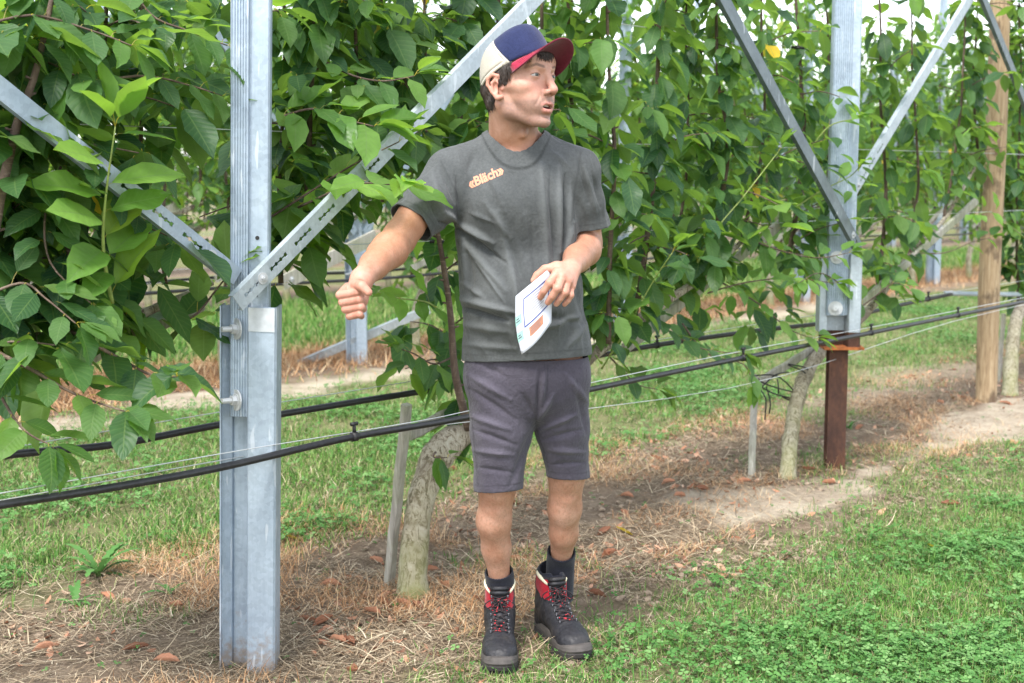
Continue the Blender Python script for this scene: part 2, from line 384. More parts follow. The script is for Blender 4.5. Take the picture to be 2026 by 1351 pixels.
def scatter(n, v0, v1, u0=-2.2, u1=16, dens=None, dmax=16.0, margin=160, bias=1.0):
    """random ground points between two offsets from the row, thinned with distance and kept round the view"""
    out = []; tot = 0
    while tot < n:
        u = u0+(u1-u0)*RNG.random(60000); v = v0+(v1-v0)*RNG.random(60000)
        p = P0[None]+u[:, None]*RD+v[:, None]*RN; X, Y, D = px_of(np.concatenate([p[:, :2], np.zeros((len(p), 1))], 1))
        ok = (D > 2.6) & (D < dmax) & (X > -margin) & (X < 2026+margin) & (Y < 1351+margin*1.2)
        ok &= RNG.random(60000) < np.clip((3.6/np.maximum(D, .1))**bias, 0, 1)
        if dens is not None: ok &= RNG.random(60000) < dens(p[:, 0], p[:, 1], u, v)*(1-.82*sand_mask(p[:, 0], p[:, 1]))
        out.append(p[ok, :2]); tot += ok.sum()
    return np.concatenate(out)[:n]
sg = lambda x: 1/(1+np.exp(-x))
edge = lambda x, y: .28*fbm(x*1.3, y*1.3, .7)*2
SAND = lambda x, y, v, c: sg((v-c[0])*12)*sg((c[1]-v)*12)*np.clip(fbm(x*.9, y*.9)*3+.5, 0, 1)
def d_front(x, y, u, v):
    fr = sg((-.62-.0*u-v+edge(x, y)*1.0)*7)
    return fr*(.3+.7*sg((u-1.0)*4))*np.clip(.35+.5*(fbm(x*2.2, y*2.2)+.35)+.25*(-v-.5), .05, 1)
def d_aisle(x, y, u, v):
    e = edge(x, y); return sg((v-1.12+e)*8)*sg((3.75-v+e)*6)*np.clip(.62+1.7*fbm(x*1.5, y*1.5), .12, 1)
def d_strip(x, y, u, v):
    e = edge(x, y); return sg((v+.7+e)*7)*sg((1.35-v+e)*6)*np.clip(.55+1.3*fbm(x*2.6, y*2.6), .03, 1)
strands('grass', 0, scatter(70000, -5, -.2, dens=d_front), (.015, .062), (.0016, .0038), (.35, 1.5), M['grass'], 1.2)
strands('grass', 0, scatter(105000, .7, 4.3, dens=d_aisle, bias=1.3), (.02, .075), (.002, .0055), (.4, 1.5), M['grass'], 1.2)
strands('grass', 0, scatter(60000, 5.3, 8.9, u1=26, dens=lambda x, y, u, v: .8, dmax=26, bias=.8), (.05, .13), (.006, .012), (.5, 1.5), M['grass'], .8)
strands('dry_grass', 0, scatter(52000, -5, -.1, dens=d_front), (.02, .06), (.0012, .0026), (0, .5), M['straw'], 1.2)
strands('dry_grass', 0, scatter(42000, .6, 4.3, dens=d_aisle, bias=1.3), (.03, .09), (.0015, .004), (0, .8), M['straw'], 1.)
strands('straw', 0, scatter(68000, -.9, 1.5, dens=d_strip), (.012, .075), (.001, .0026), (-.05, .35), M['straw'], .9, .012)
strands('straw', 0, scatter(8500, -.7, 1.4, dens=d_strip), (.05, .2), (.002, .0042), (0, .3), M['straw'], 1.1, .015, 5)
strands('dead_weeds', 0, scatter(26000, -.3, 1.3, dens=lambda x, y, u, v: np.clip(fbm(x*2.1+9, y*2.1)*4-.15, 0, 1)), (.03, .10), (.001, .0024), (0, 1.0), M['straw_orange'], 1.2, .01, 4)
strands('dead_weeds', 0, scatter(42000, 3.9, 5.4, u1=24, dens=lambda x, y, u, v: sg((v-4.35+edge(x, y))*9), dmax=22, bias=.7), (.05, .17), (.003, .007), (.1, 1.1), M['straw_orange'], 1.)
strands('grass', 0, scatter(9000, -.7, 1.3, dens=lambda x, y, u, v: np.clip(fbm(x*1.7+3, y*1.7)*4-.7, 0, 1)), (.015, .06), (.0016, .0035), (.2, 1.4), M['grass'], 1.)
# clover and small weeds: three rounded leaflets on a stalk
def clover(name, xy, size, h):
    n = len(xy); az = RNG.random(n)*6.283; s = size[0]+(size[1]-size[0])*RNG.random(n); hh = h[0]+(h[1]-h[0])*RNG.random(n)
    c = np.stack([xy[:, 0], xy[:, 1], gh(xy[:, 0], xy[:, 1])+hh], -1); tl = (RNG.random((n, 2))-.5)*.9
    V = []; k = 6; Tn = []
    for j in range(3):
        a = az+j*2.094; d = np.stack([np.cos(a), np.sin(a)], -1); p = np.stack([-np.sin(a), np.cos(a)], -1)
        for (r, w, dz) in ((.05, 0, 0), (.55, .46, .06), (1.0, .34, .02), (.93, 0, -.03), (1.0, -.34, .02), (.55, -.46, .06)):
            xy_ = (d*r+p*w)*s[:, None]; z = dz*s+xy_[:, 0]*tl[:, 0]+xy_[:, 1]*tl[:, 1]
            V.append(c+np.concatenate([xy_, z[:, None]], 1))
    V = np.stack(V, 1).reshape(-1, 3); b = np.arange(n)*18
    Q = []
    for j in range(3):
        o = b+j*6; Q += [np.stack([o, o+1, o+2, o+3], -1), np.stack([o, o+3, o+4, o+5], -1)]
    ob = link(name, npmesh(name, V, [np.concatenate(Q)], M['clover'], attrs={'lr': np.repeat(np.clip(RNG.random(n)*.7+.3*RNG.random(n), 0, 1), 18)})); props(ob, kind='stuff')
clover('clover', scatter(11500, -5, -.3, dens=lambda x, y, u, v: d_front(x, y, u, v)*np.clip(.22+1.9*fbm(x*2.9+4, y*2.9)+.18*(-v-.9), .05, 1)), (.006, .016), (.012, .05))
clover('clover', scatter(17000, .9, 4.2, dens=lambda x, y, u, v: d_aisle(x, y, u, v)*np.clip(.4+2.0*fbm(x*1.6+4, y*1.6), .05, 1), bias=1.2), (.009, .018), (.015, .055))
clover('weeds', scatter(900, -.6, 1.3), (.006, .013), (.004, .015))
# crumbled leaf litter: small curled brown scraps
def litter(n):
    xy = scatter(n, -.6, 1.3, u1=12, dens=lambda x, y, u, v: np.clip(.2+2.2*fbm(x*2.3+1, y*2.3+5), .03, 1)); L = .006+.02*RNG.random(n)**2; az = RNG.random(n)*6.28; t = (RNG.random((n, 2))-.5)*1.3; V = []
    for a, b, c in ((-1, 0, .3), (-.3, .5, 0), (-.3, -.5, .25), (.4, .45, .05), (.4, -.5, .2), (1, .05, .35)):
        x = (a*np.cos(az)-b*np.sin(az)*.8)*L; y = (a*np.sin(az)+b*np.cos(az)*.8)*L; V.append(np.stack([xy[:, 0]+x, xy[:, 1]+y, gh(xy[:, 0], xy[:, 1])+.004+c*L+x*t[:, 0]+y*t[:, 1]], -1))
    V = np.stack(V, 1).reshape(-1, 3); b = np.arange(n)[:, None]*6; T = np.concatenate([b+np.array(q) for q in ((0, 2, 1), (3, 4, 5))]); Q = b+np.array((1, 2, 4, 3))
    props(link('leaf_litter', npmesh('leaf_litter', V, [Q, T], M['deadleaf'], attrs={'lr': np.repeat(RNG.random(n), 6)})), kind='stuff')
litter(3000)
# soil clods
def clods(n):
    xy = scatter(n, -.7, 1.2, u1=9, dens=lambda x, y, u, v: np.clip(.25+2.5*fbm(x*2+7, y*2), .02, 1)); bm = bmesh.new(); bmesh.ops.create_icosphere(bm, subdivisions=1, radius=1)
    v0 = np.array([v.co[:] for v in bm.verts]); f0 = np.array([[v.index for v in f.verts] for f in bm.faces]); bm.free()
    s = .003+.016*RNG.random(n)**4; V = v0[None]*(1+.5*(RNG.random((n, len(v0), 1))-.5))*s[:, None, None]*np.array((1, 1, .6))
    V = V+np.concatenate([xy, (gh(xy[:, 0], xy[:, 1])+s*.2)[:, None]], 1)[:, None]
    T = (f0[None]+np.arange(n)[:, None, None]*len(v0)).reshape(-1, 3)
    props(link('soil_clods', npmesh('soil_clods', V.reshape(-1, 3), [T], M['clods'], smooth=False)), kind='stuff')
clods(5500)
# fallen leaves, each a thing
def curled_leaf(L, W, curl, twist, mat):
    s = np.linspace(0, 1, 8); t = np.linspace(-1, 1, 5); V = []
    for a in s:
        w = W*.5*(math.sin(math.pi*min(1, a*.97+.02))**.8)
        for b in t:
            ang = b*curl; y = L*(a-.5)
            V.append((w*math.sin(ang)/max(curl, .1), y, w*(1-math.cos(ang))/max(curl, .1)*1.3+.25*L*abs(a-.5)**1.5*twist+.002*math.sin(a*20+b*5)))
    Q = [(i*5+j, i*5+j+1, i*5+j+6, i*5+j+5) for i in range(7) for j in range(4)]
    return npmesh('fallen_leaf', V, [Q], mat, attrs={'lr': np.full(len(V), random.random())})
def fallen_leaves():
    dm = [curled_leaf(.075+.02*random.random(), .04+.01*random.random(), 1.0+1.1*random.random(), random.uniform(-.5, 1.6), M['deadleaf']) for _ in range(6)]
    ym = curled_leaf(.085, .052, .45, .3, M['yellowleaf'])
    spots = [(880,1165),(800,1195),(825,1200),(1020,1110),(690,1275),(655,1160),(668,1272),(735,1215),(610,1232),(640,1235),(760,1195),(90,1288),(345,1200),(215,1185),(955,1190),(1200,1100),(1180,1178),(1322,962),(1345,985),(1235,1020),(1195,1055),(1205,1100),(1300,912),(1470,960),(1425,815),(1700,660+190),(1880,1005),(1120,1040),(1010,1000),(895,930),(745,1110),(850,1130),(900,1250),(700,1330),(270,1290),(330,1320),(1240,985),(1275,1010),(1390,975),(1640,960),(1800,815),(1860,800),(1905,790),(1990,800),(1600,935)]
    for i, (px, py) in enumerate(spots):
        p = ground_at(px, py); o = link('fallen_leaf', dm[i % 6]); p[2] = float(gh(p[0], p[1]))+.008
        o.location = p; o.rotation_euler = (random.uniform(-.4, .4), random.uniform(-.4, .4), random.uniform(0, 6.28))
        props(o, 'curled rust brown cherry leaf fallen on the dry strip below the trees', 'fallen leaf', 'dead brown leaves on the dry strip')
    for (px, py, lab) in ((1235, 1055, 'bright yellow leaf lying on the dry soil to the right of the man'), (578, 1072, 'yellow leaf lying at the grass edge right of the galvanised post'), (1852, 1097, 'small yellow leaf lying in the clover at lower right')):
        p = ground_at(px, py); o = link('fallen_leaf', ym); p[2] = float(gh(p[0], p[1]))+.014; o.location = p
        o.rotation_euler = (.5, .35, .9+random.random()*1.4); o.scale = (.85, .85, .85); props(o, lab, 'fallen leaf')
fallen_leaves()

# leafy weeds with long toothed leaves at the grass edge
def weed(px, py, n, L, label):
    g = ground_at(px, py); g[2] = float(gh(g[0], g[1])); V = []; Q = []; lr = []; b = 0
    for i in range(n):
        a = i*2.4+random.random(); h = np.array((math.cos(a), math.sin(a), 0)); s = np.array((-math.sin(a), math.cos(a), 0)); el = random.uniform(.5, 1.35); l = L*random.uniform(.55, 1.1); P = np.zeros(3); m = 12
        for j in range(m+1):
            t = j/m; w = l*.11*math.sin(math.pi*min(1, t*.9+.06))**.7*(1 if j % 2 else .55); V += [P-s*w, P+np.array((0, 0, -.15*w)), P+s*w]; lr += [.35+.5*random.random()*0+.25*math.sin(i)]*3
            P = P+(h*math.cos(el)+np.array((0, 0, math.sin(el))))*l/m; el -= .11
        for j in range(m): q = b+3*j; Q += [(q, q+1, q+4, q+3), (q+1, q+2, q+5, q+4)]
        b += 3*(m+1)
    o = link('weed', npmesh('weed', V, [np.array(Q)], M['clover'], attrs={'lr': np.array(lr)})); o.location = g; props(o, label, 'weed')
weed(196, 1140, 15, .17, 'tall leafy weed with upright toothed leaves at the grass edge lower left')
weed(150, 1195, 8, .12, 'low sprawling weed below the tall one at lower left')
weed(335, 1175, 7, .10, 'small weed on the soil edge left of the nearest post')
weed(1680, 850, 9, .10, 'small round weed tuft just right of the rusty post foot')
weed(620, 1020, 6, .12, 'dark green weed at the grass edge right of the nearest post')
# ---------------------------------------------------------------- steel posts
def bolt_unit(parent, p, ax, name='bolt', s=1.0, stub=.028):
    """washer + hex nut + threaded stub along ax"""
    ax = nrm(ax); b = MB(); p = np.asarray(p, float)
    b.tube([p, p+ax*.004*s], .030*s, 24); b.tube([p+ax*.0041*s, p+ax*.0058*s], .019*s, 20)
    b.tube([p+ax*.006*s, p+ax*.018*s], .0145*s, 6); b.tube([p+ax*.0182*s, p+ax*(.0182+stub)*s], [.0082*s, .0078*s], 12)
    return b.build(name, M['bolt'], parent, smooth=False)
def zprism(b, prof, z0, z1, m=0, nz=1):
    fr = [((0, 0, z), (1, 0, 0), (0, 1, 0)) for z in np.linspace(z0, z1, nz+1)]; b.prism(prof, fr, m)
    # end caps by strips are left open: the sections are thin sheet steel
def sheet(prof, th):
    """closed outline of a folded sheet from its centre line"""
    P = np.asarray(prof, float); T = np.gradient(P, axis=0); T /= np.linalg.norm(T, axis=1, keepdims=True); N = np.stack([-T[:, 1], T[:, 0]], 1)
    return np.concatenate([P+N*th/2, (P-N*th/2)[::-1]])
def ribbed(x0, x1, y, n=6, d=.0025):
    xs = np.linspace(x0, x1, n*4+1); return [(x, y+(d if (i % 4) in (1, 2) else 0)) for i, x in enumerate(xs)]
def steel_post(loc, h_low=1.07, h_top=4.2, label='', low=-.4):
    root = empty('steel_post', loc, label, 'steel post')
    # ground section: a wide folded profile, plate on the right, deep channel on the left
    b = MB(); zprism(b, sheet([(-.078, -.012), (-.077, .004), (-.052, .022), (-.048, .038), (-.004, .040), (.0, -.018), (.002, -.022), (.074, -.030), (.078, -.026), (.078, .07)], .004), low, h_low)
    zprism(b, sheet([(-.078, -.012), (-.080, .07)], .004), low, h_low)
    g = b.build('ground_section', M['steel'], root, smooth=False)
    c = MB(); c.box((.038, -.0305, h_low-.035), (.074, .0012, .066), Matrix.Rotation(-.110, 3, 'Z')); c.build('painted_cap', M['zincpaint'], g, smooth=False)
    # upper section, nested in the channel
    b = MB(); zprism(b, sheet([(-.050, .03), (-.050, -.012)]+ribbed(-.048, -.004, -.016)+[(-.002, -.004), (.002, -.002), (.05, -.008), (.053, -.004), (.053, .03)], .003), h_low-.31, h_top)
    up = b.build('upper_section', M['steel'], root, smooth=False)
    hb = MB(); hb.tube([(.022, -.0078, h_low+.19), (.022, -.0072, h_low+.19)], .0058, 14); hb.build('bolt_hole', M['tie'], up, smooth=False); hb = MB(); hb.box((.022, -.0075, h_low+.05), (.004, .0012, .045)); hb.build('bolt_slot', M['tie'], up, smooth=False)
    for z in (h_low-.062, h_low-.262): bolt_unit(root, (-.030, -.024, z), (-1.1, -.8, .02), s=1.0)
    return root
p0 = steel_post((*P0[:2], 0), 1.055, 4.2, 'nearest galvanised steel post at left with two bolts and a grey painted cap')
p0.rotation_euler = (0, R(1.6), R(2))
# right post of the near row: rusty foot, orange base plate
def rusty_post():
    g = ground_at(1650, 925); D = g[1]
    root = empty('steel_post', (g[0], g[1], 0), 'tall galvanised steel post at right on a rusty foot with an orange plate', 'steel post')
    zp = at(1650, 688, D)[2]
    b = MB(); t = .009; w = .044; d = .045
    for y in (-d, d): b.box((0, y, zp/2-.2), (2*w, t, zp+.4))
    b.box((0, 0, zp/2-.2), (t, 2*d-t, zp+.4)); b.build('rusty_foot', M['rust'], root, smooth=False)
    b = MB(); b.box((.018, 0, zp+.006), (.19, .17, .012)); b.build('base_plate', M['rust_bright'], root, smooth=False)
    zt = at(1650, 502, D)[2]; z0 = zp+.0122
    b = MB(); pr = sheet([(-.095, -.055), (-.095, -.035), (-.06, -.03), (-.056, .03), (.035, .03), (.04, -.05), (.043, -.06), (.09, -.062), (.094, -.058), (.094, .05)], .005)
    zprism(b, pr, z0+.07, zt); zprism(b, sheet([(-.095, -.055), (-.097, .05)], .005), z0+.07, zt)
    b.build('ground_section', M['steel_light'], root, smooth=False)
    b = MB(); zprism(b, pr, z0, z0+.0698); b.build('rusty_collar', M['rust'], root, smooth=False)
    zb = at(1650, 622, D)[2]
    b = MB(); zprism(b, sheet([(-.062, .02), (-.062, -.038)]+ribbed(-.058, .02, -.045, 8, .003)+[(.024, -.03), (.028, -.028), (.062, -.034), (.066, -.028), (.066, .02)], .004), zb, 4.6)
    b.build('upper_section', M['steel'], root, smooth=False)
    bolt_unit(root, (-.022, -.049, at(1650, 608, D)[2]), (-.2, -1, .05), s=1.15); bolt_unit(root, (-.022, -.049, at(1650, 508, D)[2]), (-.2, -1, .05), s=1.0)
    root.rotation_euler = (0, R(-.2), R(-4)); return root
p1 = rusty_post()
p2 = steel_post(tuple(uv2w(7.1, 0)), .95, 4.2, 'galvanised steel post beyond the wooden pole at the right edge')
# rows behind: copies
row_posts = []
for r_, us in ((4.5, (-1.6, 1.1, 4.37, 7.7, 11.07, 14.5, 18, 21.5)), (9.0, (5, 8.5, 12, 15.5, 19, 22.5, 26))):
    for u in us:
        o = copy_tree(p2, loc=uv2w(u, r_), rz=R(5)); row_posts.append(o)
        props(o, {4.37: 'pale steel post of the second row seen just behind the fist', 7.7: 'steel post of the second row hidden in leaves right of the cap', 11.07: 'steel post of the second row just left of the rusty-footed post', 14.5: 'steel post of the second row between rusty-footed post and wooden pole'}.get(u, 'galvanised steel post in the second tree row, hidden by leaves') if r_ < 5 else 'galvanised steel post in the third tree row, mostly behind leaves', 'steel post', 'steel posts of the second row' if r_ < 5 else 'steel posts of the third row')

# ---------------------------------------------------------------- diagonal braces: folded strip with slots near the end
def brace(a, b, w=.042, mat='steel', slots=(0.02, .5), label='', group=None, face=None, lip=.022, n0=None):
    a = np.asarray(a, float); b = np.asarray(b, float); L = np.linalg.norm(b-a); d = (b-a)/L
    nn = -RN if n0 is None else nrm(n0); nn = nrm(nn-d*(nn@d)); s = np.cross(d, nn)       # nn faces the camera side, s across
    root = empty('brace_bar', a, label, 'brace', group); mb = MB(); th = .003
    O = np.zeros(3)
    def strip(x0, x1, l0, l1, y=0.0, m=0):
        c = O+d*(l0+l1)/2+s*(x0+x1)/2+nn*y; mb.box(c, (x1-x0, th, l1-l0), np.stack([s, nn, d], 1), m)
    strip(-w/2, -w*.13, 0, L); strip(w*.13, w/2, 0, L)
    # middle strip, interrupted by the slots
    q = 0.0; pos = slots[0]
    while pos < slots[1]:
        if pos > q: strip(-w*.13, w*.13, q, pos)
        for k_ in range(3):   # serrated slot edges
            strip(-w*.13, -w*.06, pos+.010+k_*.02, pos+.022+k_*.02); strip(w*.06, w*.13, pos+.010+k_*.02, pos+.022+k_*.02)
        q = pos+.072; pos = q+.038
    strip(-w*.13, w*.13, q, L)
    mb.build('bar', M[mat], root, smooth=False)
    lb = MB()
    for sg_ in (-1, 1):
        c = O+d*L/2+s*sg_*(w/2+.0015)-nn*(lip/2-.0014); lb.box(c, (.003, lip, L), np.stack([s, nn, d], 1))
    lb.build('folded_edge', M[mat], root, smooth=False)
    bolt_unit(root, d*(slots[0]+.075)+nn*.0025, nn, 'bolt', .55, .006)
    return root
bt = 'near row brace '
brace(on_row(470, 600, -.085), on_row(1180, -125, -.085), .046, 'steel_light', (.03, .62), 'galvanised brace rising right from the near left post, passing behind the man')
brace(on_row(470, 548, -.03), on_row(-330, -90, -.03), .044, 'steel', (.03, .55), 'galvanised brace with slotted holes rising left from the near left post')
brace(on_row(1702, 492, -.06), on_row(1370, -120, -.06), .052, 'steel_dark', (.03, .12), 'dark grey brace rising left from the right post with the rusty foot')
brace(on_row(1680, 395, .08), on_row(2010, -150, .08), .05, 'steel_light', (.03, .4), 'pale galvanised brace rising right from the right post with the rusty foot')
brace(on_row(2130, 450, .05), on_row(1905, -110, .05), .045, 'steel_dark', (.03, .12), 'dark brace crossing the wooden pole at the top right corner')
brace(on_row(1690, 420, .16), on_row(1612, 520, .20), .04, 'steel', (.3, .1), 'short grey stub brace behind the lower part of the right post')
for r_, us in ((4.5, (1.1, 4.37, 7.7, 11.07, 14.5)), (9.0, (8.5, 12, 15.5, 19))):
    for u in us:
        for sgn in (-1, 1):
            brace(uv2w(u+sgn*.05, r_-.06, 1.0), uv2w(u+sgn*1.7, r_-.06, 2.9), .05, 'steel', (.03, .1), 'diagonal steel brace on a post of the %s row' % ('second' if r_ < 5 else 'third'), 'diagonal braces of the %s row' % ('second' if r_ < 5 else 'third'))
brace(ground_at(592, 722), on_row(850, 612, 4.2), .06, 'steel_light', (.03, .1), 'long galvanised angle bar slanting at the foot of the second row')
brace(on_row(560, 560, 3.9), on_row(745, 468, 3.9), .09, 'lath', (.0, -.1), 'grey weathered plank slanting below the leaves left of the raised forearm') 

# ---------------------------------------------------------------- wooden pole
def wooden_pole():
    g = ground_at(1950, 795); D = g[1]; top = at(1983, -120, D); b = MB(); a = np.array((g[0], g[1], -.3)); P = np.array([a+(top-a)*t for t in np.linspace(0, 1, 26)])
    P += np.stack([.006*vnoise(P[:, 2]*1.3, 3), .006*vnoise(P[:, 2]*1.1, 9), 0*P[:, 0]], -1)
    b.tube(P-g, np.linspace(.064, .060, 26)+.003*vnoise(np.linspace(0, 9, 26), 1), 20)
    o = b.build('wooden_pole', M['pole']); o.location = g; props(o, 'round brown wooden pole with dark knots standing near the right edge', 'wooden pole')
wooden_pole()

# ---------------------------------------------------------------- hoses, wires, bars
def hose(pts, r, label, clips, name='irrigation_hose'):
    P = smooth_path(pts, 90); b = MB(); o0 = P[0].copy(); b.tube(P-o0, r, 12); root = b.build(name, M['hose']); root.location = o0
    props(root, label, 'hose')
    for c in clips:
        i = np.argmin(np.abs(px_of(P)[0]-c)); q = P[i]-o0; t = nrm(P[i+1 if i < 89 else i]-P[i-1]); k = MB()
        k.tube([q-t*.009, q+t*.009], r+.004, 12); k.tube([q+np.array((0, 0, r)), q+np.array((0, 0, r+.028))], [.006, .005], 8); k.tube([q+np.array((0, 0, r+.028))-t*.012, q+np.array((0, 0, r+.028))+t*.012], .006, 8)
        k.build('hose_clip', M['tie'], root)
    return P
fr = [(-260, 1043), (0, 999), (200, 968), (440, 924), (690, 866), (930, 824), (1170, 770), (1480, 706), (1730, 657), (2026, 597), (2250, 556)]
hose([on_row(x, y, -.10) for x, y in fr], .0105, 'black irrigation hose running in front of the posts and behind the man', (692, 1484, 1722, 1903))
rr = [(-260, 948), (0, 902), (220, 880), (440, 839), (690, 797), (900, 762), (1250, 691), (1490, 655), (1640, 637), (1760, 608), (1882, 582)]
hose([on_row(x, y, .42) for x, y in rr], .0115, 'black irrigation hose running behind the posts and trunks', (1300, 1842))
def wire(pts, label, r=.0016, name='trellis_wire', group=None):
    P = smooth_path(pts, 30); b = MB(); o0 = P[0].copy(); b.tube(P-o0, r, 6); o = b.build(name, M['wire']); o.location = o0; props(o, label, 'wire', group)
wire([on_row(x, y, -.09) for x, y in ((-260, 1018), (0, 976), (440, 897), (800, 838), (930, 812), (1170, 757), (1480, 692), (1730, 646), (2250, 545))], 'bright wire carrying the front irrigation hose')
wire([on_row(x, y, .03) for x, y in ((-260, 1030), (0, 990), (440, 910), (800, 850), (1480, 760), (1900, 632), (2250, 555))], 'thin slack wire just behind the front irrigation hose')
wire([on_row(x, y, .43) for x, y in ((-260, 930), (0, 889), (435, 815), (870, 745), (1250, 680), (1620, 622), (1900, 575), (2250, 520))], 'thin wire carrying the rear irrigation hose')
for z, lab in ((1.195, 'lower'), (1.55, 'middle'), (2.02, 'upper')):
    wire([uv2w(u, .25, z-.006*math.sin(u*.9)) for u in (-2.2, 0, 2, 3.6, 6, 9)], 'taut %s trellis wire of the near tree row' % lab, .0019)
for r_ in (4.5, 9.0):
    for z, nm_ in zip((.72, .8, 1.2, 1.55, 2.0, 2.6), ('lowest', 'second lowest', 'third lowest', 'third highest', 'second highest', 'highest')):
        wire([uv2w(u, r_, z) for u in (-4, 6, 14, 26)], '%s trellis wire of the %s tree row' % (nm_, 'second' if r_ < 5 else 'third'), .002, group='trellis wires of the rows behind')
hose([uv2w(u, 4.40, .66-.02*math.sin(u*1.8)) for u in np.linspace(-4, 24, 20)], .012, 'black irrigation hose of the second row, nearer one', ())
hose([uv2w(u, 4.85, .68-.02*math.sin(u*1.5)) for u in np.linspace(-4, 24, 20)], .012, 'black irrigation hose of the second row, farther one', ())
brace(on_row(1872, 579, .45), on_row(2260, 585, .45), .03, 'steel_light', (.0, -.1), 'flat galvanised bar behind the wooden pole at hose height', n0=(-.3, -1, .8), lip=.012)
# ---------------------------------------------------------------- leaves
def leaf_template(ns, nt):
    s = np.linspace(0, 1, ns+1); t = np.linspace(-1, 1, nt+1); SS, TT = np.meshgrid(s, t, indexing='ij')
    w = np.sin(np.pi*np.clip(SS, 0, 1)**.93)**.72*.5; w = np.where(SS > .72, w*(1-(SS-.72)*1.5), w); w[0] = .02; w[-1] = 0.004
    return SS.ravel(), TT.ravel(), w.ravel()
LT = {True: leaf_template(8, 4), False: leaf_template(4, 2)}
LTN = {True: (8, 4), False: (4, 2)}
def leaf_mesh(name, pos, d, up, size, young, mat, hi=True, pet=.028, lr=None):
    """pos: petiole foot, d: midrib direction, up: rough leaf normal"""
    pos = np.asarray(pos, float); n = len(pos); d = nrm(d); x = nrm(np.cross(d, up)); z = np.cross(x, d)
    ss, tt, ww = LT[hi]; ns, nt = LTN[hi]; size = np.asarray(size)
    fold = RNG.uniform(.05, .55, n); curl = RNG.uniform(.0, .75, n); W = RNG.uniform(.46, .60, n); tw = RNG.uniform(-.35, .35, n); wv = RNG.uniform(.0, .05, n); ph = RNG.random(n)*6
    lx = tt[None]*ww[None]*W[:, None]*1.0; ly = ss[None]*np.ones((n, 1))
    lz = np.abs(lx)*fold[:, None]-curl[:, None]*ly**2*.45+wv[:, None]*np.sin(ly*11+ph[:, None])*np.abs(tt)[None]
    if hi: lx = lx*(1+.045*np.where(np.abs(tt) == 1, np.where(np.arange(len(tt))//(nt+1) % 2 == 0, 1, -1), 0)[None])
    a = tw[:, None]*ly; lx, lz = lx*np.cos(a)-lz*np.sin(a), lx*np.sin(a)+lz*np.cos(a)
    pl = pet*RNG.uniform(.6, 1.3, n); base = pos+(d*.75+np.array((0, 0, .35)))*pl[:, None]
    V = base[:, None]+(lx[..., None]*x[:, None]+ly[..., None]*d[:, None]+lz[..., None]*z[:, None])*size[:, None, None]
    m = V.shape[1]; b = np.arange(n)*m
    Q = np.concatenate([np.stack([b+i*(nt+1)+j, b+i*(nt+1)+j+1, b+(i+1)*(nt+1)+j+1, b+(i+1)*(nt+1)+j], -1) for i in range(ns) for j in range(nt)])
    lr = RNG.random(n) if lr is None else lr
    UV = np.tile(np.stack([tt*.5+.5, ss], -1), (n, 1)); V = V.reshape(-1, 3)
    A = np.repeat(lr, m); Yg = np.repeat(young, m)
    # petioles
    mid = pos*.5+base*.5+np.array((0, 0, .004)); pw = x*.0011*(1 if hi else 2.2); pz = z*.0011*(1 if hi else 2.2)
    PV = np.stack([pos-pw, pos+pw, mid-pw+pz*0, mid+pw, base-pw, base+pw], 1); nb = len(V); pb = nb+np.arange(n)*6
    PQ = np.concatenate([np.stack([pb, pb+1, pb+3, pb+2], -1), np.stack([pb+2, pb+3, pb+5, pb+4], -1)])
    V = np.concatenate([V, PV.reshape(-1, 3)]); UV = np.concatenate([UV, np.tile([[.5, -1.]], (n*6, 1))]); A = np.concatenate([A, np.repeat(lr, 6)]); Yg = np.concatenate([Yg, np.repeat(young*0+.3, 6)])
    return npmesh(name, V, [Q, PQ], mat, attrs={'lr': A, 'ly': Yg}, uv=UV)
class Foliage:
    def __init__(s): s.p = []; s.d = []; s.u = []; s.s = []; s.y = []
    def leaf(s, p, d, size, y=0.0, up=(0, 0, 1)):
        d = nrm(d); u = np.asarray(up, float)+np.array((random.uniform(-.35, .35), random.uniform(-.35, .35), random.uniform(-.1, .3)))
        s.p.append(np.asarray(p, float)); s.d.append(d); s.u.append(u); s.s.append(size); s.y.append(y)
    def node(s, p, k, size, droop=(-1.15, -.1), y=0.0, bias=None, out=.018):
        a0 = random.random()*6.283
        for i in range(k):
            a = a0+i*2.4+random.uniform(-.5, .5); h = np.array((math.cos(a), math.sin(a), 0))
            if bias is not None: h = nrm(h+bias*random.uniform(.2, 1.))
            e = random.uniform(*droop); d = h*math.cos(e)+np.array((0, 0, math.sin(e)))
            yy = y+(random.uniform(.2, .6) if random.random() < .16 else 0)
            if random.random() < .004: yy = 2.0
            s.leaf(p+h*out*random.uniform(.5, 1.5)+np.array((0, 0, random.uniform(-.012, .012))), d, size*random.uniform(.5, 1.2), yy, up=np.array((0, 0, 1))+h*.25)
    def build(s, name, mat, parent, hi=True, org=None):
        p = np.array(s.p)
        if org is not None: p = p-org
        return link(name, leaf_mesh(name, p, np.array(s.d), np.array(s.u), np.array(s.s), np.array(s.y), mat, hi), parent)
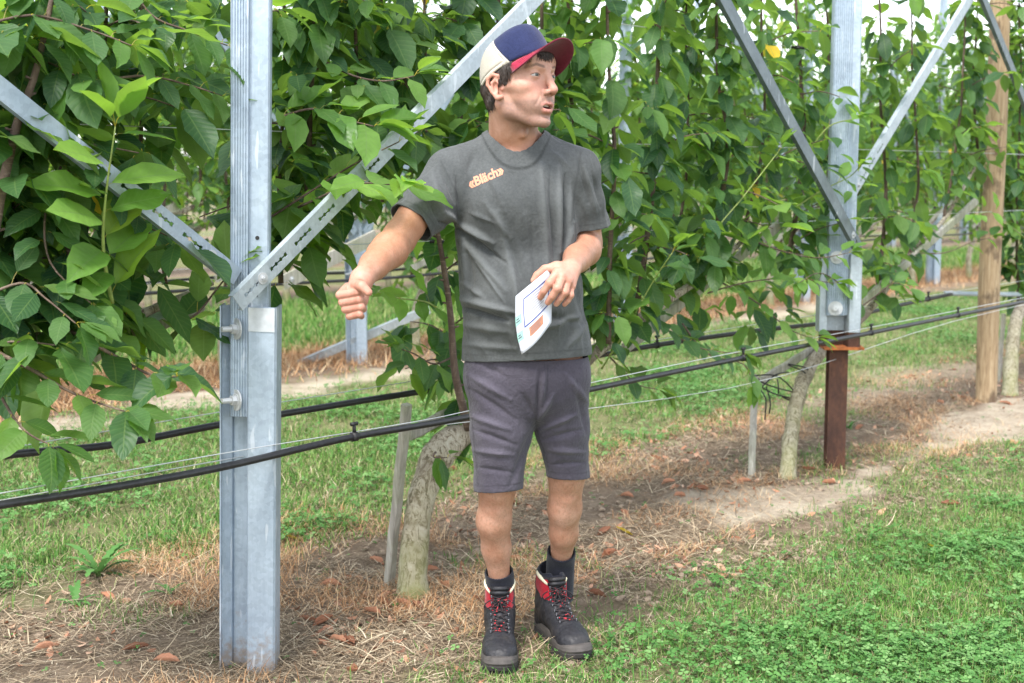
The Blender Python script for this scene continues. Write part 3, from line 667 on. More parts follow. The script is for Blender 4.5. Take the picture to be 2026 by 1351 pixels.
def shoot_leaves(fo, path, spacing, k, size, droop=(-1.2, -.15), y=(0., 0.), bias=None, skip=0.0, lateral=0, lat_len=.22, tw=None, latmat=None):
    """leaf clusters along a path; returns nothing, short leafy laterals go into tw"""
    P = np.asarray(path, float); seg = np.linalg.norm(np.diff(P, axis=0), axis=1); cum = np.concatenate([[0], np.cumsum(seg)]); L = cum[-1]; q = spacing*random.random()+skip
    while q < L:
        i = min(np.searchsorted(cum, q)-1, len(P)-2); i = max(i, 0); f = (q-cum[i])/seg[i]; p = P[i]*(1-f)+P[i+1]*f; t = q/L
        fo.node(p, random.choice(k), size, droop, y[0]+(y[1]-y[0])*t, bias)
        if lateral and random.random() < lateral:
            a = random.random()*6.283; h = np.array((math.cos(a), math.sin(a), 0))
            if bias is not None: h = nrm(h+bias*.7)
            ln = lat_len*random.uniform(.5, 1.3); e = p+h*ln+np.array((0, 0, random.uniform(-.06, .12)*ln/.2)); m_ = (p+e)/2+np.array((0, 0, .02))
            pp = smooth_path([p, m_, e], 7)
            if tw is not None: tw.tube(pp, np.linspace(.004, .0018, 7), 5)
            for j in range(1, 7): fo.node(pp[j], 1 if j < 6 else 3, size, (-1.0, .1), y=min(1, y[0]+.12+(.35 if j > 4 and random.random() < .25 else 0)), bias=bias)
        q += spacing*random.uniform(.6, 1.4)

# ---------------------------------------------------------------- near row trees
def trunk_mesh(pts, rad, parent, org, mat='bark', name='trunk', n=28, k=64, rough=.06):
    P = smooth_path(pts, k); r = np.interp(np.linspace(0, 1, k), np.linspace(0, 1, len(rad)), rad); b = MB()
    b.tube(P-org, r, n); V = b.V[0]; c = np.repeat(P-org, n, 0); nn = V[:k*n]-c
    kk = np.repeat(np.arange(k), n); wob = 1+rough*2.2*fbm(V[:k*n, 0]*24, V[:k*n, 1]*24, V[:k*n, 2]*24, 4)*2+.7*rough*np.sin(kk*1.3+np.sin(kk*.7)*2)+.35*np.exp(-np.maximum(kk-1.5, 0)/1.6)
    V[:k*n] = c+nn*wob[:, None]; return b.build(name, M[mat], parent), P
BIAS = -RN*.55+np.array((0, -.1, 0))
def near_tree(label, trunk_px, trunk_r, shoots, laterals=(), v=.24, extra=None, dens=1.0, stake=None, lath=None, size=.142, vfun=None):
    g = ground_at(*trunk_px[0]); vv = to_uv(g)[1]
    root = empty('cherry_tree', (g[0], g[1], 0), label, 'cherry tree', 'cherry trees of the near row'); org = np.array((g[0], g[1], 0.0))
    pts = [np.array((g[0], g[1], -.05))]+[on_row(x, y, vv+(v-vv)*min(1, (i+1)/3)) for i, (x, y) in enumerate(trunk_px[1:])]
    tr, TP = trunk_mesh(pts, trunk_r, root, org)
    fo = Foliage(); 
    for sh in shoots:
        pl, r0, opts = sh[0], sh[1], (sh[2] if len(sh) > 2 else {})
        sv = opts.get('v', v); sv2 = opts.get('v2', sv)
        P = smooth_path([on_row(x, y, sv+(sv2-sv)*i/max(1, len(pl)-1)) for i, (x, y) in enumerate(pl)], 22)
        P = P+np.stack([.008*vnoise(P[:, 2]*5, r0*900), .008*vnoise(P[:, 2]*5, r0*700+5), 0*P[:, 0]], -1)
        b = MB(); b.tube(P-org, np.linspace(r0, r0*.45, 22), 8)
        if opts.get('bare'):
            for i in range(1, 22, 2):
                a = random.random()*6.28; q = P[i]-org; b.tube([q, q+np.array((math.cos(a), math.sin(a), .3))*.025], [.005, .003], 5)
            b.build('shoot', M['twig'], root); continue
        tw = MB(); tw.n = 0
        for i in range(2, 21, 2):   # spur stubs
            a = random.random()*6.28; q = P[i]-org; b.tube([q, q+np.array((math.cos(a), math.sin(a), .3))*.02], [.004, .003], 5)
        shoot_leaves(fo, P, opts.get('sp', .036)*1.3/dens, opts.get('k', (2, 3, 4)), opts.get('size', size), opts.get('droop', (-1.2, -.15)), opts.get('y', (0, .12)), opts.get('bias', BIAS), lateral=opts.get('lat', .28), lat_len=opts.get('ll', .24), tw=b)
        # lateral twigs were collected in world space: shift
        b.V = [b.V[0]]+[vv_ if np.abs(vv_).max() < 0 else vv_ for vv_ in b.V[1:]]
        # spur stubs are local, lateral twigs world: detect by distance to origin
        b.V = [x if np.linalg.norm(x.mean(0)[:2]) < np.linalg.norm((x.mean(0)-org)[:2]) or j < 11 else x-org for j, x in enumerate(b.V)]
        b.build('shoot', M['twig'], root)
    for la in laterals:   # placed leafy twigs: explicit path, leaves alternate along it
        pl, lv, o = la; P = smooth_path([on_row(x, y, lv[0]+(lv[1]-lv[0])*i/max(1, len(pl)-1)) for i, (x, y) in enumerate(pl)], 16)
        b = MB(); b.tube(P-org, np.linspace(o.get('r', .004), .0018, 16), 7); b.build('shoot', M[o.get('mat', 'twig')], root)
        n = o.get('n', 14)
        for i in range(n):
            t = (i+.6)/n; p = P[min(15, int(t*15.9))]; tan = nrm(P[min(15, int(t*15.9)+1)]-P[max(0, int(t*15.9)-1)])
            sd_ = 1 if i % 2 else -1; side = nrm(np.cross(tan, (-RN*.7+np.array((0, 0, .7)))))*sd_
            dd = side*random.uniform(.7, 1.1)+tan*random.uniform(.1, .8)+np.array((0, 0, random.uniform(*o.get('dz', (-.6, .15)))))-RN*random.uniform(-.1, .7)
            fo.leaf(p, dd, o.get('size', .115)*random.uniform(.75, 1.15), o.get('y', .3)+random.uniform(-.1, .2)*(1 if o.get('y', .3) > .2 else .2), up=np.array((0, 0, 1))-RN*o.get('face', .5))
        for j in range(3): fo.leaf(P[-1], tan+np.array((random.uniform(-.6, .6), random.uniform(-.6, .2), random.uniform(-.5, .2))), o.get('size', .115)*.85, min(1, o.get('y', .3)+.2))
    if extra:
        for (x0, x1, y0, y1, n, v0, v1) in extra:
            for _ in range(int(n*dens)):
                p = on_row(random.uniform(x0, x1), random.uniform(y0, y1), random.uniform(v0, v1)); fo.node(p, random.choice((2, 3)), size, (-1.1, 0), y=random.choice((0, 0, .1, .3)), bias=BIAS)
    fo.build('crown', M['leaf'], root, True, org)
    return root, TP
V_ = .24
tL, TL = near_tree('cherry tree at the left edge with large leaves hanging over the rear hose',
    [(-520, 1480), (-480, 1150), (-380, 900), (-200, 760), (0, 690), (120, 665), (230, 640), (330, 600), (420, 560)], (.05, .045, .036, .026, .021, .018, .013, .008),
    [([(-20, 480), (30, 260), (72, 140), (108, -20)], .014, dict(bare=1, v=.03)), ([(-60, 700), (-20, 450), (30, 200), (60, -80)], .013), ([(10, 690), (10, 450), (60, 280), (75, 130), (120, -90)], .015, dict(sp=.03)),
     ([(130, 660), (170, 420), (200, 200), (215, -90)], .011, dict(v=.3)), ([(230, 640), (270, 420), (280, 200), (280, -90)], .009, dict(v=.30, sp=.06)),
     ([(-10, 640), (-80, 380), (-100, 100), (-100, -80)], .012), 
     ([(180, 650), (140, 500), (100, 380), (60, 300)], .008, dict(sp=.05, v=.15))],
    laterals=[([(222, 600), (205, 500), (208, 400), (228, 250)], (.02, -.10), dict(n=13, y=.95, size=.165, mat='green_twig', r=.006, dz=(-.25, .15), face=.6)),
      ([(140, 655), (220, 700), (300, 742), (350, 745)], (.1, -.25), dict(n=10, y=.12, size=.13, dz=(-.6, .0), r=.006)),
      ([(-20, 690), (60, 730), (150, 780), (250, 815)], (.1, -.25), dict(n=12, y=.15, size=.125, dz=(-.5, .05), r=.006)),
      ([(-60, 600), (40, 560), (90, 590), (150, 640)], (.1, -.15), dict(n=9, y=.1, size=.12)),
      ([(120, 330), (90, 420), (100, 520), (180, 600)], (.1, -.08), dict(n=10, y=.3, size=.12)),
      ([(330, 560), (300, 470), (250, 400), (190, 330)], (.15, .0), dict(n=9, y=.25, size=.11)),
      ([(-60, 60), (60, 30), (180, 60), (260, 90)], (.1, -.1), dict(n=11, y=.35, size=.12)),
      ([(250, -40), (300, 30), (370, 60), (450, 90)], (.2, .05), dict(n=12, y=.45, size=.125, dz=(-.5, .1))),
      ([(200, 160), (290, 150), (380, 170), (440, 190)], (.2, .05), dict(n=9, y=.2, size=.12)),
      ([(350, 640), (390, 620), (430, 570), (455, 540)], (.15, .05), dict(n=7, y=.05, size=.12)),
      ([(0, 780), (30, 830), (60, 860), (100, 880)], (.0, -.12), dict(n=6, y=.25, size=.12))],
    extra=[(-80, 470, 560, 650, 18, .1, .4), (0, 120, 640, 760, 8, .0, .25), (-60, 140, 30, 420, 50, .0, .35), (120, 455, -20, 160, 26, .2, .5)], size=.155)
tA, TA = near_tree('cherry tree whose bent trunk rises from the dry soil just left of the man',
    [(815, 1172), (822, 1060), (845, 950), (880, 885), (940, 845), (1020, 800), (1110, 745), (1200, 680), (1290, 615), (1400, 540), (1480, 465)], (.047, .045, .050, .056, .052, .044, .034, .027, .022, .014, .009),
    [([(928, 850), (908, 760), (897, 660), (880, 540), (862, 440)], .0155, dict(bare=1, v=.06)), ([(925, 850), (905, 760), (895, 650), (872, 470), (845, 310), (840, 120), (842, -110)], .009, dict(sp=.055, ll=.2, v=.28)),
     ([(860, 300), (800, 180), (798, 60), (795, -110)], .010), ([(600, 470), (612, 260), (620, 90), (628, -110)], .011),
     ([(560, 560), (555, 380), (560, 180), (565, -110)], .009, dict(v=.33)), ([(700, 420), (705, 260), (700, 120), (705, -110)], .010),
     ([(760, 400), (770, 240), (760, 90), (750, -110)], .009, dict(v=.34)), ([(900, 420), (910, 240), (925, 90), (930, -110)], .011),
     ([(980, 420), (985, 240), (985, 60), (990, -110)], .011), ([(1100, 740), (1085, 400), (1075, 190), (1070, -110)], .012, dict(sp=.045)), ([(1130, 640), (1140, 380), (1130, 190), (1120, -110)], .012),
     ([(1205, 680), (1205, 500), (1215, 300), (1205, 140), (1197, -110)], .011, dict(sp=.055, v=.08, bias=RN*.25)),
     ([(1255, 640), (1285, 430), (1293, 300), (1305, 60), (1310, -110)], .013, dict(sp=.040, v=.14)),
     ([(1340, 580), (1350, 430), (1360, 250), (1355, 60), (1360, -110)], .008, dict(v=.34)),
     ([(1405, 535), (1420, 420), (1438, 290), (1420, 120), (1415, -110)], .012, dict(sp=.040, v=.14)),
     ([(1470, 480), (1500, 330), (1510, 180), (1500, -110)], .010, dict(sp=.055))],
    laterals=[([(535, 430), (620, 375), (700, 325), (790, 280)], (.15, -.12), dict(n=11, y=.25, size=.12, dz=(-.6, 0))),
      ([(590, 410), (680, 370), (730, 362), (795, 368)], (.10, -.46), dict(n=12, y=.85, size=.145, dz=(-.5, -.05), face=.7)),
      ([(560, 230), (620, 215), (680, 235), (740, 250)], (.1, -.12), dict(n=11, y=.75, size=.145, dz=(-.35, .1))),
      ([(640, 120), (700, 150), (760, 160), (820, 150)], (.15, -.05), dict(n=9, y=.4, size=.115)),
      ([(895, 640), (850, 600), (790, 590), (740, 575)], (.2, .1), dict(n=10, y=.75, size=.11, mat='green_twig', dz=(-.5, .1))),
      ([(905, 700), (860, 720), (820, 700), (790, 690)], (.2, .15), dict(n=8, y=.2, size=.11)),
      ([(1190, 730), (1240, 650), (1290, 560), (1330, 500)], (.15, -.12), dict(n=12, y=.6, size=.105, mat='green_twig')),
      ([(1380, 520), (1420, 450), (1470, 390), (1540, 300)], (.1, -.05), dict(n=13, y=.65, size=.10, mat='green_twig')),
      ([(1400, 580), (1470, 560), (1560, 550), (1650, 560)], (.15, -.1), dict(n=12, y=.6, size=.10)),
      ([(1290, 620), (1330, 660), (1390, 690), (1470, 700)], (.15, -.1), dict(n=12, y=.15, size=.11)),
      ([(1430, 560), (1500, 600), (1560, 650), (1610, 670)], (.15, -.1), dict(n=11, y=.3, size=.105)),
      ([(1500, 480), (1560, 500), (1620, 510), (1680, 500)], (.1, -.15), dict(n=10, y=.4, size=.10)),
      ([(1200, 700), (1230, 730), (1260, 760), (1300, 770)], (.2, .1), dict(n=7, y=.05, size=.12)),
      ([(1350, 640), (1400, 700), (1470, 720), (1490, 760)], (.15, .05), dict(n=7, y=.15, size=.115)),
      ([(862, 895), (858, 900), (860, 905), (885, 905)], (.12, .08), dict(n=2, y=.15, size=.10, dz=(-1.5, -1.2)))],
    extra=[(545, 900, -20, 330, 40, .1, .5), (1150, 1560, 350, 650, 60, .05, .45), (1160, 1620, -20, 380, 20, .15, .5), (550, 690, 380, 480, 8, .1, .4)], dens=1.0)
tB, TB = near_tree('cherry tree with bent trunk tied to a lath beside the rusty post foot',
    [(1557, 948), (1563, 880), (1575, 800), (1595, 740), (1625, 695), (1680, 650), (1730, 600), (1800, 505), (1870, 430), (1935, 320)], (.036, .036, .038, .037, .034, .028, .022, .017, .012, .008),
    [([(1560, 520), (1590, 290), (1585, 170), (1570, -60)], .014, dict(sp=.038)), ([(1640, 560), (1640, 330), (1640, 120), (1630, -60)], .009, dict(v=.36, sp=.06)),
     ([(1735, 590), (1750, 400), (1745, 250), (1740, -60)], .012, dict(sp=.05)), ([(1800, 505), (1815, 380), (1808, 220), (1800, -60)], .010, dict(sp=.05)),
     ([(1870, 430), (1890, 280), (1905, 150), (1910, -60)], .010, dict(sp=.05)), ([(1935, 330), (1925, 200), (1930, 80), (1935, -60)], .010)],
    laterals=[([(1700, 610), (1740, 580), (1770, 560), (1800, 570)], (.15, -.05), dict(n=8, y=.45, size=.10)),
      ([(1560, 420), (1620, 380), (1680, 350), (1700, 330)], (.1, -.15), dict(n=9, y=.6, size=.10, mat='green_twig')),
      ([(1600, 300), (1640, 250), (1690, 235), (1700, 230)], (.1, -.15), dict(n=8, y=.6, size=.10, mat='green_twig')),
      ([(1820, 500), (1870, 500), (1920, 480), (1960, 470)], (.2, .1), dict(n=9, y=.3, size=.10)),
      ([(1700, 600), (1660, 560), (1620, 540), (1580, 560)], (.1, -.1), dict(n=8, y=.4, size=.10))],
    extra=[(1540, 1720, 0, 560, 20, .15, .5), (1710, 2000, -20, 420, 30, .2, .6), (1680, 1800, 480, 610, 10, .1, .3)], size=.135, dens=.85)
tC, TC = near_tree('cherry tree at the right edge behind the round wooden pole',
    [(1998, 782), (2002, 700), (2015, 620), (2060, 560), (2150, 500), (2240, 430)], (.05, .045, .042, .036, .03, .02),
    [([(2015, 600), (2010, 400), (2020, 200), (2015, -60)], .012), ([(2060, 560), (2065, 350), (2070, 100), (2070, -60)], .012), ([(1960, 540), (1975, 400), (1970, 250), (1980, -60)], .010, dict(v=.6)), ([(2110, 500), (2110, 300), (2110, 100), (2110, -60)], .012)],
    laterals=[([(2040, 480), (1990, 440), (1960, 420), (1930, 425)], (.3, .05), dict(n=7, y=.7, size=.10, mat='green_twig'))],
    extra=[(1985, 2120, 380, 640, 24, .3, .8), (1990, 2120, 0, 380, 24, .3, .8)], v=.5, size=.13)

# stakes and laths that hold the near trees
def lath(px_pts, w, t, label, v, parent=None, name='wooden_stake', cat='stake'):
    a, b = [on_row(x, y, v_) for (x, y), v_ in zip(px_pts, v)]
    d = b-a; L = np.linalg.norm(d); d /= L; nn = nrm(-RN-d*(-RN@d)); s = np.cross(d, nn); mb = MB()
    n = 10; fr_ = []
    for i in range(n+1):
        o = d*L*i/n+s*.002*math.sin(i*1.7); fr_.append((o, s*(1+.04*math.sin(i*2.3)), nn))
    e = .12*w; pr = [(-w/2, -t/2+e), (-w/2+e, -t/2), (w/2-e, -t/2), (w/2, -t/2+e), (w/2, t/2-e), (w/2-e, t/2), (-w/2+e, t/2), (-w/2, t/2-e)]
    mb.prism(pr, fr_); c = len(pr)
    mb.add([np.asarray(fr_[0][0])]+[fr_[0][0]+p[0]*fr_[0][1]+p[1]*nn for p in pr], T=[(0, 1+(j+1) % c, 1+j) for j in range(c)])
    mb.add([np.asarray(fr_[-1][0])]+[fr_[-1][0]+p[0]*fr_[-1][1]+p[1]*nn for p in pr], T=[(0, 1+j, 1+(j+1) % c) for j in range(c)])
    o = mb.build(name, M['lath'], smooth=False); o.location = a; props(o, label, cat); return o
gv = lambda x, y: to_uv(ground_at(x, y))[1]
lath([(768, 1165), (805, 800)], .034, .028, 'grey wooden stake leaning beside the bent trunk left of the man', (gv(768, 1155), .16))
lath([(810, 858), (1010, 762)], .05, .02, 'grey lath slanting behind the hose from the stake left of the man', (.3, .3))
lath([(150, 715), (400, 600)], .05, .02, 'grey lath under the leaves of the tree at the left edge', (.30, .30))
lath([(1486, 955), (1494, 742)], .03, .026, 'pale wooden stake standing left of the rusty post foot', (gv(1486, 948), .32))
lath([(1502, 756), (1612, 688)], .042, .02, 'pale lath tied between stake and bent trunk beside the rusty foot', (.3, .27))
lath([(1235, 690), (1560, 430)], .05, .022, 'grey lath hidden in leaves along the leaning branch right of the man', (.29, .29))
lath([(1660, 640), (1932, 397)], .05, .022, 'pale split lath slanting up through the leaves right of the steel post', (.2, .2))
lath([(1972, 795), (1986, 620)], .03, .026, 'thin grey stake between the wooden pole and the last trunk', (.55, .55))
def ties():
    root = empty('rubber_tie', on_row(1494, 752, .3), 'black rubber ties binding the stake to the bent trunk left of the rusty foot', 'tie'); o = np.array(root.location)
    for a, m_, b in (((1484, 745), (1530, 765), (1590, 780)), ((1484, 750), (1530, 778), (1586, 792)), ((1485, 744), (1540, 745), (1585, 790)), ((1560, 722), (1590, 735), (1600, 750)), ((1560, 720), (1595, 728), (1602, 742)), ((1500, 765), (1515, 790), (1513, 830)), ((1516, 765), (1524, 795), (1522, 818)), ((1538, 750), (1540, 765), (1540, 778)), ((1508, 765), (1534, 742), (1560, 736)), ((1586, 792), (1575, 797), (1548, 785))):
        P = smooth_path([on_row(*a, .26), on_row(*m_, .22), on_row(*b, .24)], 12); q = MB(); q.tube(P-o, .0035, 7); q.build('strap', M['tie'], root)
ties()
for x, y in ((1196, 48), (1305, 55), (1428, 282), (1578, 95), (868, 480)):
    p = on_row(x, y, .2); b = MB(); b.tube([(-.03, 0, .003), (0, -.006, .006), (.03, 0, -.002)], .006, 7); b.tube([(-.012, .01, 0), (0, -.016, 0), (.012, .01, 0)], .005, 7)
    o = b.build('wire_clip', M['tie']); o.location = p; props(o, {1196: 'small black wire clip just right of the cap, near the top', 1305: 'black wire clip on the second upright shoot right of the cap', 1428: 'black wire clip at mid height right of the shirt sleeve', 1578: 'black wire clip left of the top of the rusty-footed post', 868: 'black wire clip below the raised sleeve'}[x], 'clip', 'black clips on the trellis wires')

# ---------------------------------------------------------------- trees of the rows behind
def far_tree(seed, H=3.3):
    random.seed(seed); root = empty('cherry_tree', (0, 0, 0)); fo = Foliage()
    pts = [(-.5, 0, -.05), (-.5, .03, .3), (-.35, 0, .62), (0, 0, .82), (.5, 0, 1.0), (1.1, 0, 1.2)]
    P = smooth_path(pts, 24); b = MB(); b.tube(P, np.linspace(.045, .015, 24), 9); b.build('trunk', M['bark'], root)
    for i in range(8):
        x = -.55+i*.26+random.uniform(-.05, .05); z0 = np.interp(x, [-.5, 0, 1.1], [.6, .82, 1.2]); lean = random.uniform(-.18, .18)
        h = H+random.uniform(-.5, .4); Q = smooth_path([(x, 0, z0), (x+.04, random.uniform(-.05, .05), z0+.7), (x+lean*.6, random.uniform(-.08, .08), z0+1.4), (x+lean, 0, h)], 14)
        s = MB(); s.tube(Q, np.linspace(.013, .005, 14), 6); s.build('shoot', M['twig'], root)
        shoot_leaves(fo, Q, .062, (2, 3, 4), .125, (-1.2, -.1), (.1, .75), None, lateral=.42, lat_len=.30)  # young tint raised: overexposed haze of the rear rows put into leaf colour
    lb = MB(); lb.box((.1, -.05, .93), (1.5, .02, .05), Matrix.Rotation(-.32, 3, 'Y')); lb.build('support_lath', M['lath'], root, smooth=False)
    fo.build('crown', M['leaf_far'], root, False); return root
protos = [far_tree(41), far_tree(52), far_tree(63)]
used = [False]*3
ORD = 'first second third fourth fifth sixth seventh eighth ninth tenth eleventh twelfth thirteenth fourteenth fifteenth sixteenth seventeenth eighteenth'.split()
def where(x):
    for lim, t in ((440, 'left of the nearest steel post'), (760, 'between nearest post and fist'), (1170, 'behind the man'), (1640, 'between the man and the rusty post foot'), (1950, 'between rusty post foot and wooden pole'), (9999, 'right of the wooden pole')):
        if x < lim: return t
def tell_apart(objs, fmt):
    vis = []
    for o in objs:
        p = np.array(o.location); x, y, d = px_of(p+np.array((0, 0, 1.4 if 'tree' in o.name or 'post' in o.name or 'brace' in o.name else 0)))
        if d > .5 and -40 < x < 2070: vis.append((float(x), o))
    for i, (x, o) in enumerate(sorted(vis, key=lambda t: t[0])):
        if i < len(ORD): o['label'] = fmt % (ORD[i], where(x))
def put_tree(u, v, label, group, sc=1.0):
    k_ = random.randrange(3); o = protos[k_] if not used[k_] else copy_tree(protos[k_]); used[k_] = True
    o.location = uv2w(u, v); o.rotation_euler = (0, 0, math.pi/2-ROW_A+random.choice((0, 0, math.pi)) if v > 5 else math.pi/2-ROW_A); o.scale = (sc, sc, sc*random.uniform(.94, 1.06))
    props(o, label, 'cherry tree', group)
random.seed(5)
for i, u in enumerate(np.arange(-3.2, 27, 1.75)): put_tree(u+random.uniform(-.15, .15), 4.5, 'cherry tree in the second row, beyond the grass aisle', 'cherry trees of the second row')
for i, u in enumerate(np.arange(-1, 36, 1.75)): put_tree(u+random.uniform(-.2, .2), 9.0, 'cherry tree in the third row, seen through the second', 'cherry trees of the third row')
for i, u in enumerate(np.arange(2, 48, 2.1)): put_tree(u+random.uniform(-.2, .2), 13.5, 'cherry tree in the fourth row, a pale patch of leaves behind the others', 'cherry trees of the fourth row', 1.1)
for i, u in enumerate(np.arange(6, 62, 2.6)): put_tree(u+random.uniform(-.2, .2), 18.5, 'cherry tree in the farthest row against the sky', 'cherry trees of the farthest row', 1.15)

for g_, f_ in (('cherry trees of the second row', '%s second-row cherry tree from the left, %s'), ('cherry trees of the third row', '%s third-row cherry tree from the left, %s'), ('cherry trees of the fourth row', '%s fourth-row cherry tree from the left, %s'), ('cherry trees of the farthest row', '%s farthest-row cherry tree from the left, %s'), ('steel posts of the third row', '%s third-row steel post from the left, %s'), ('diagonal braces of the second row', '%s second-row brace from the left, %s'), ('diagonal braces of the third row', '%s third-row brace from the left, %s')):
    tell_apart([o for o in COL.objects if o.get('group') == g_], f_)
LV = sorted([o for o in COL.objects if o.get('group') == 'dead brown leaves on the dry strip'], key=lambda o: px_of(np.array(o.location))[0]); cnt_ = {}
def where_leaf(x, y): return ('left of the nearest steel post' if x < 436 else 'between nearest post and bent trunk' if x < 815 else 'just left of the boots' if x < 960 else 'right of the boots' if x < 1300 else 'near the pale wooden stake' if x < 1560 else 'round the rusty post foot' if x < 1800 else 'at the foot of the wooden pole')
for o in LV:
    x, y, d = px_of(np.array(o.location)); w_ = where_leaf(x, y); cnt_[w_] = cnt_.get(w_, 0)+1; o['label'] = '%s curled brown leaf from the left among those %s' % (ORD[cnt_[w_]-1], w_)
# ---------------------------------------------------------------- the man: surfaces grown from blended volumes
BY = 3.68
def W(px, py, dy=0.0): return at(px, py, BY+dy)
class Field:
    def __init__(s, lo, hi, h):
        s.lo = np.asarray(lo, float); s.h = h; n = np.ceil((np.asarray(hi)-s.lo)/h).astype(int)+1; s.n = n
        s.f = np.full(n, .05, np.float32); s.ax = [s.lo[i]+h*np.arange(n[i]) for i in range(3)]
    def box(s, lo, hi):
        a = np.maximum(np.floor((np.asarray(lo)-s.lo)/s.h).astype(int), 0); b = np.minimum(np.ceil((np.asarray(hi)-s.lo)/s.h).astype(int)+1, s.n)
        if np.any(b <= a): return None
        sl = tuple(slice(a[i], b[i]) for i in range(3)); X, Y, Z = np.meshgrid(*[s.ax[i][sl[i]] for i in range(3)], indexing='ij', sparse=True); return sl, X, Y, Z
    def comb(s, sl, d, k, sub=False):
        f = s.f[sl]
        if sub:
            d = -d; h = np.clip(.5-.5*(f-d)/k, 0, 1); s.f[sl] = f*(1-h)+d*h+k*h*(1-h)
        else:
            h = np.clip(.5+.5*(f-d)/k, 0, 1); s.f[sl] = f*(1-h)+d*h-k*h*(1-h)
    def cap(s, a, b, ra, rb=None, k=.01, sub=False, ys=1.0):
        """round cone between a and b; ys > 1 flattens along y"""
        a = np.asarray(a, float); b = np.asarray(b, float); rb = ra if rb is None else rb; m = max(ra, rb)+k+.03
        r = s.box(np.minimum(a, b)-m, np.maximum(a, b)+m)
        if r is None: return
        sl, X, Y, Z = r; d = b-a; dy = d[1]*ys; L = d[0]**2+dy**2+d[2]**2+1e-9
        x = X-a[0]; y = (Y-a[1])*ys; z = Z-a[2]; t = np.clip((x*d[0]+y*dy+z*d[2])/L, 0, 1)
        q = np.sqrt((x-t*d[0])**2+(y-t*dy)**2+(z-t*d[2])**2)-(ra+(rb-ra)*t); s.comb(sl, q, k, sub)
    def ell(s, c, r, k=.01, Rm=None, sub=False):
        c = np.asarray(c, float); r = np.asarray(r, float); m = r.max()+k+.03; q_ = s.box(c-m, c+m)
        if q_ is None: return
        sl, X, Y, Z = q_; x, y, z = X-c[0], Y-c[1], Z-c[2]
        if Rm is not None: A = np.asarray(Rm).T; x, y, z = (A[i, 0]*x+A[i, 1]*y+A[i, 2]*z for i in range(3))
        k0 = np.sqrt((x/r[0])**2+(y/r[1])**2+(z/r[2])**2); k1 = np.sqrt((x/r[0]**2)**2+(y/r[1]**2)**2+(z/r[2]**2)**2)+1e-9
        s.comb(sl, k0*(k0-1)/k1, k, sub)
    def chain(s, P, Rr, k=.01, sub=False, ys=1.0):
        for i in range(len(P)-1): s.cap(P[i], P[i+1], Rr[i], Rr[i+1], k, sub, ys)
    def mesh(s, smooth=2):
        f = s.f; ins = f < 0
        c = np.zeros(s.n-1, np.int8)
        for dx in (0, 1):
            for dy in (0, 1):
                for dz in (0, 1): c += ins[dx:s.n[0]-1+dx, dy:s.n[1]-1+dy, dz:s.n[2]-1+dz]
        cells = np.argwhere((c > 0) & (c < 8)); idx = -np.ones(s.n-1, np.int32); idx[tuple(cells.T)] = np.arange(len(cells))
        acc = np.zeros((len(cells), 3)); cnt = np.zeros(len(cells)); cr = [(0,0,0),(1,0,0),(0,1,0),(1,1,0),(0,0,1),(1,0,1),(0,1,1),(1,1,1)]
        val = [f[cells[:, 0]+a, cells[:, 1]+b, cells[:, 2]+d] for a, b, d in cr]
        for i in range(8):
            for j in range(i+1, 8):
                df = np.abs(np.array(cr[i])-cr[j]).sum()
                if df != 1: continue
                m = (val[i] < 0) != (val[j] < 0); t = np.where(m, val[i]/(val[i]-val[j]+1e-12), 0)
                p = np.array(cr[i])+t[:, None]*(np.array(cr[j])-cr[i]); acc += p*m[:, None]; cnt += m
        V = s.lo+(cells+acc/cnt[:, None])*s.h; Q = []
        for ax in range(3):
            o = [1, 1, 1]; o[ax] = 0; n = s.n-1
            a = ins[tuple(slice(o[i], n[i]) for i in range(3))]; bsl = [slice(o[i], n[i]) for i in range(3)]; bsl[ax] = slice(1, n[ax]+1)
            b = ins[tuple(bsl)]; e = np.argwhere(a != b)+np.array(o); flip = ins[tuple(e.T)]
            u = np.zeros(3, int); v = np.zeros(3, int); u[(ax+1) % 3] = 1; v[(ax+2) % 3] = 1
            g = lambda w: idx[tuple((e-w).T)]
            q = np.stack([g(u+v), g(v), g(u*0), g(u)], -1); q[~flip] = q[~flip][:, ::-1]; Q.append(q)
        Q = np.concatenate(Q); Q = Q[(Q >= 0).all(1)]
        for _ in range(smooth):
            S_ = np.zeros_like(V); N_ = np.zeros(len(V))
            for i in range(4):
                a, b = Q[:, i], Q[:, (i+1) % 4]
                for p, q in ((a, b), (b, a)):
                    for j in range(3): S_[:, j] += np.bincount(p, V[q, j], len(V))
                    N_ += np.bincount(p, minlength=len(V))
            V = V*.4+.6*S_/np.maximum(N_, 1)[:, None]
        return V, Q
def vnormals(V, Q):
    n = np.cross(V[Q[:, 2]]-V[Q[:, 0]], V[Q[:, 3]]-V[Q[:, 1]]); N = np.zeros_like(V)
    for i in range(4):
        for j in range(3): N[:, j] += np.bincount(Q[:, i], n[:, j], len(V))
    return nrm(N)
def sstep(a, b, x): t = np.clip((x-a)/(b-a), 0, 1); return t*t*(3-2*t)

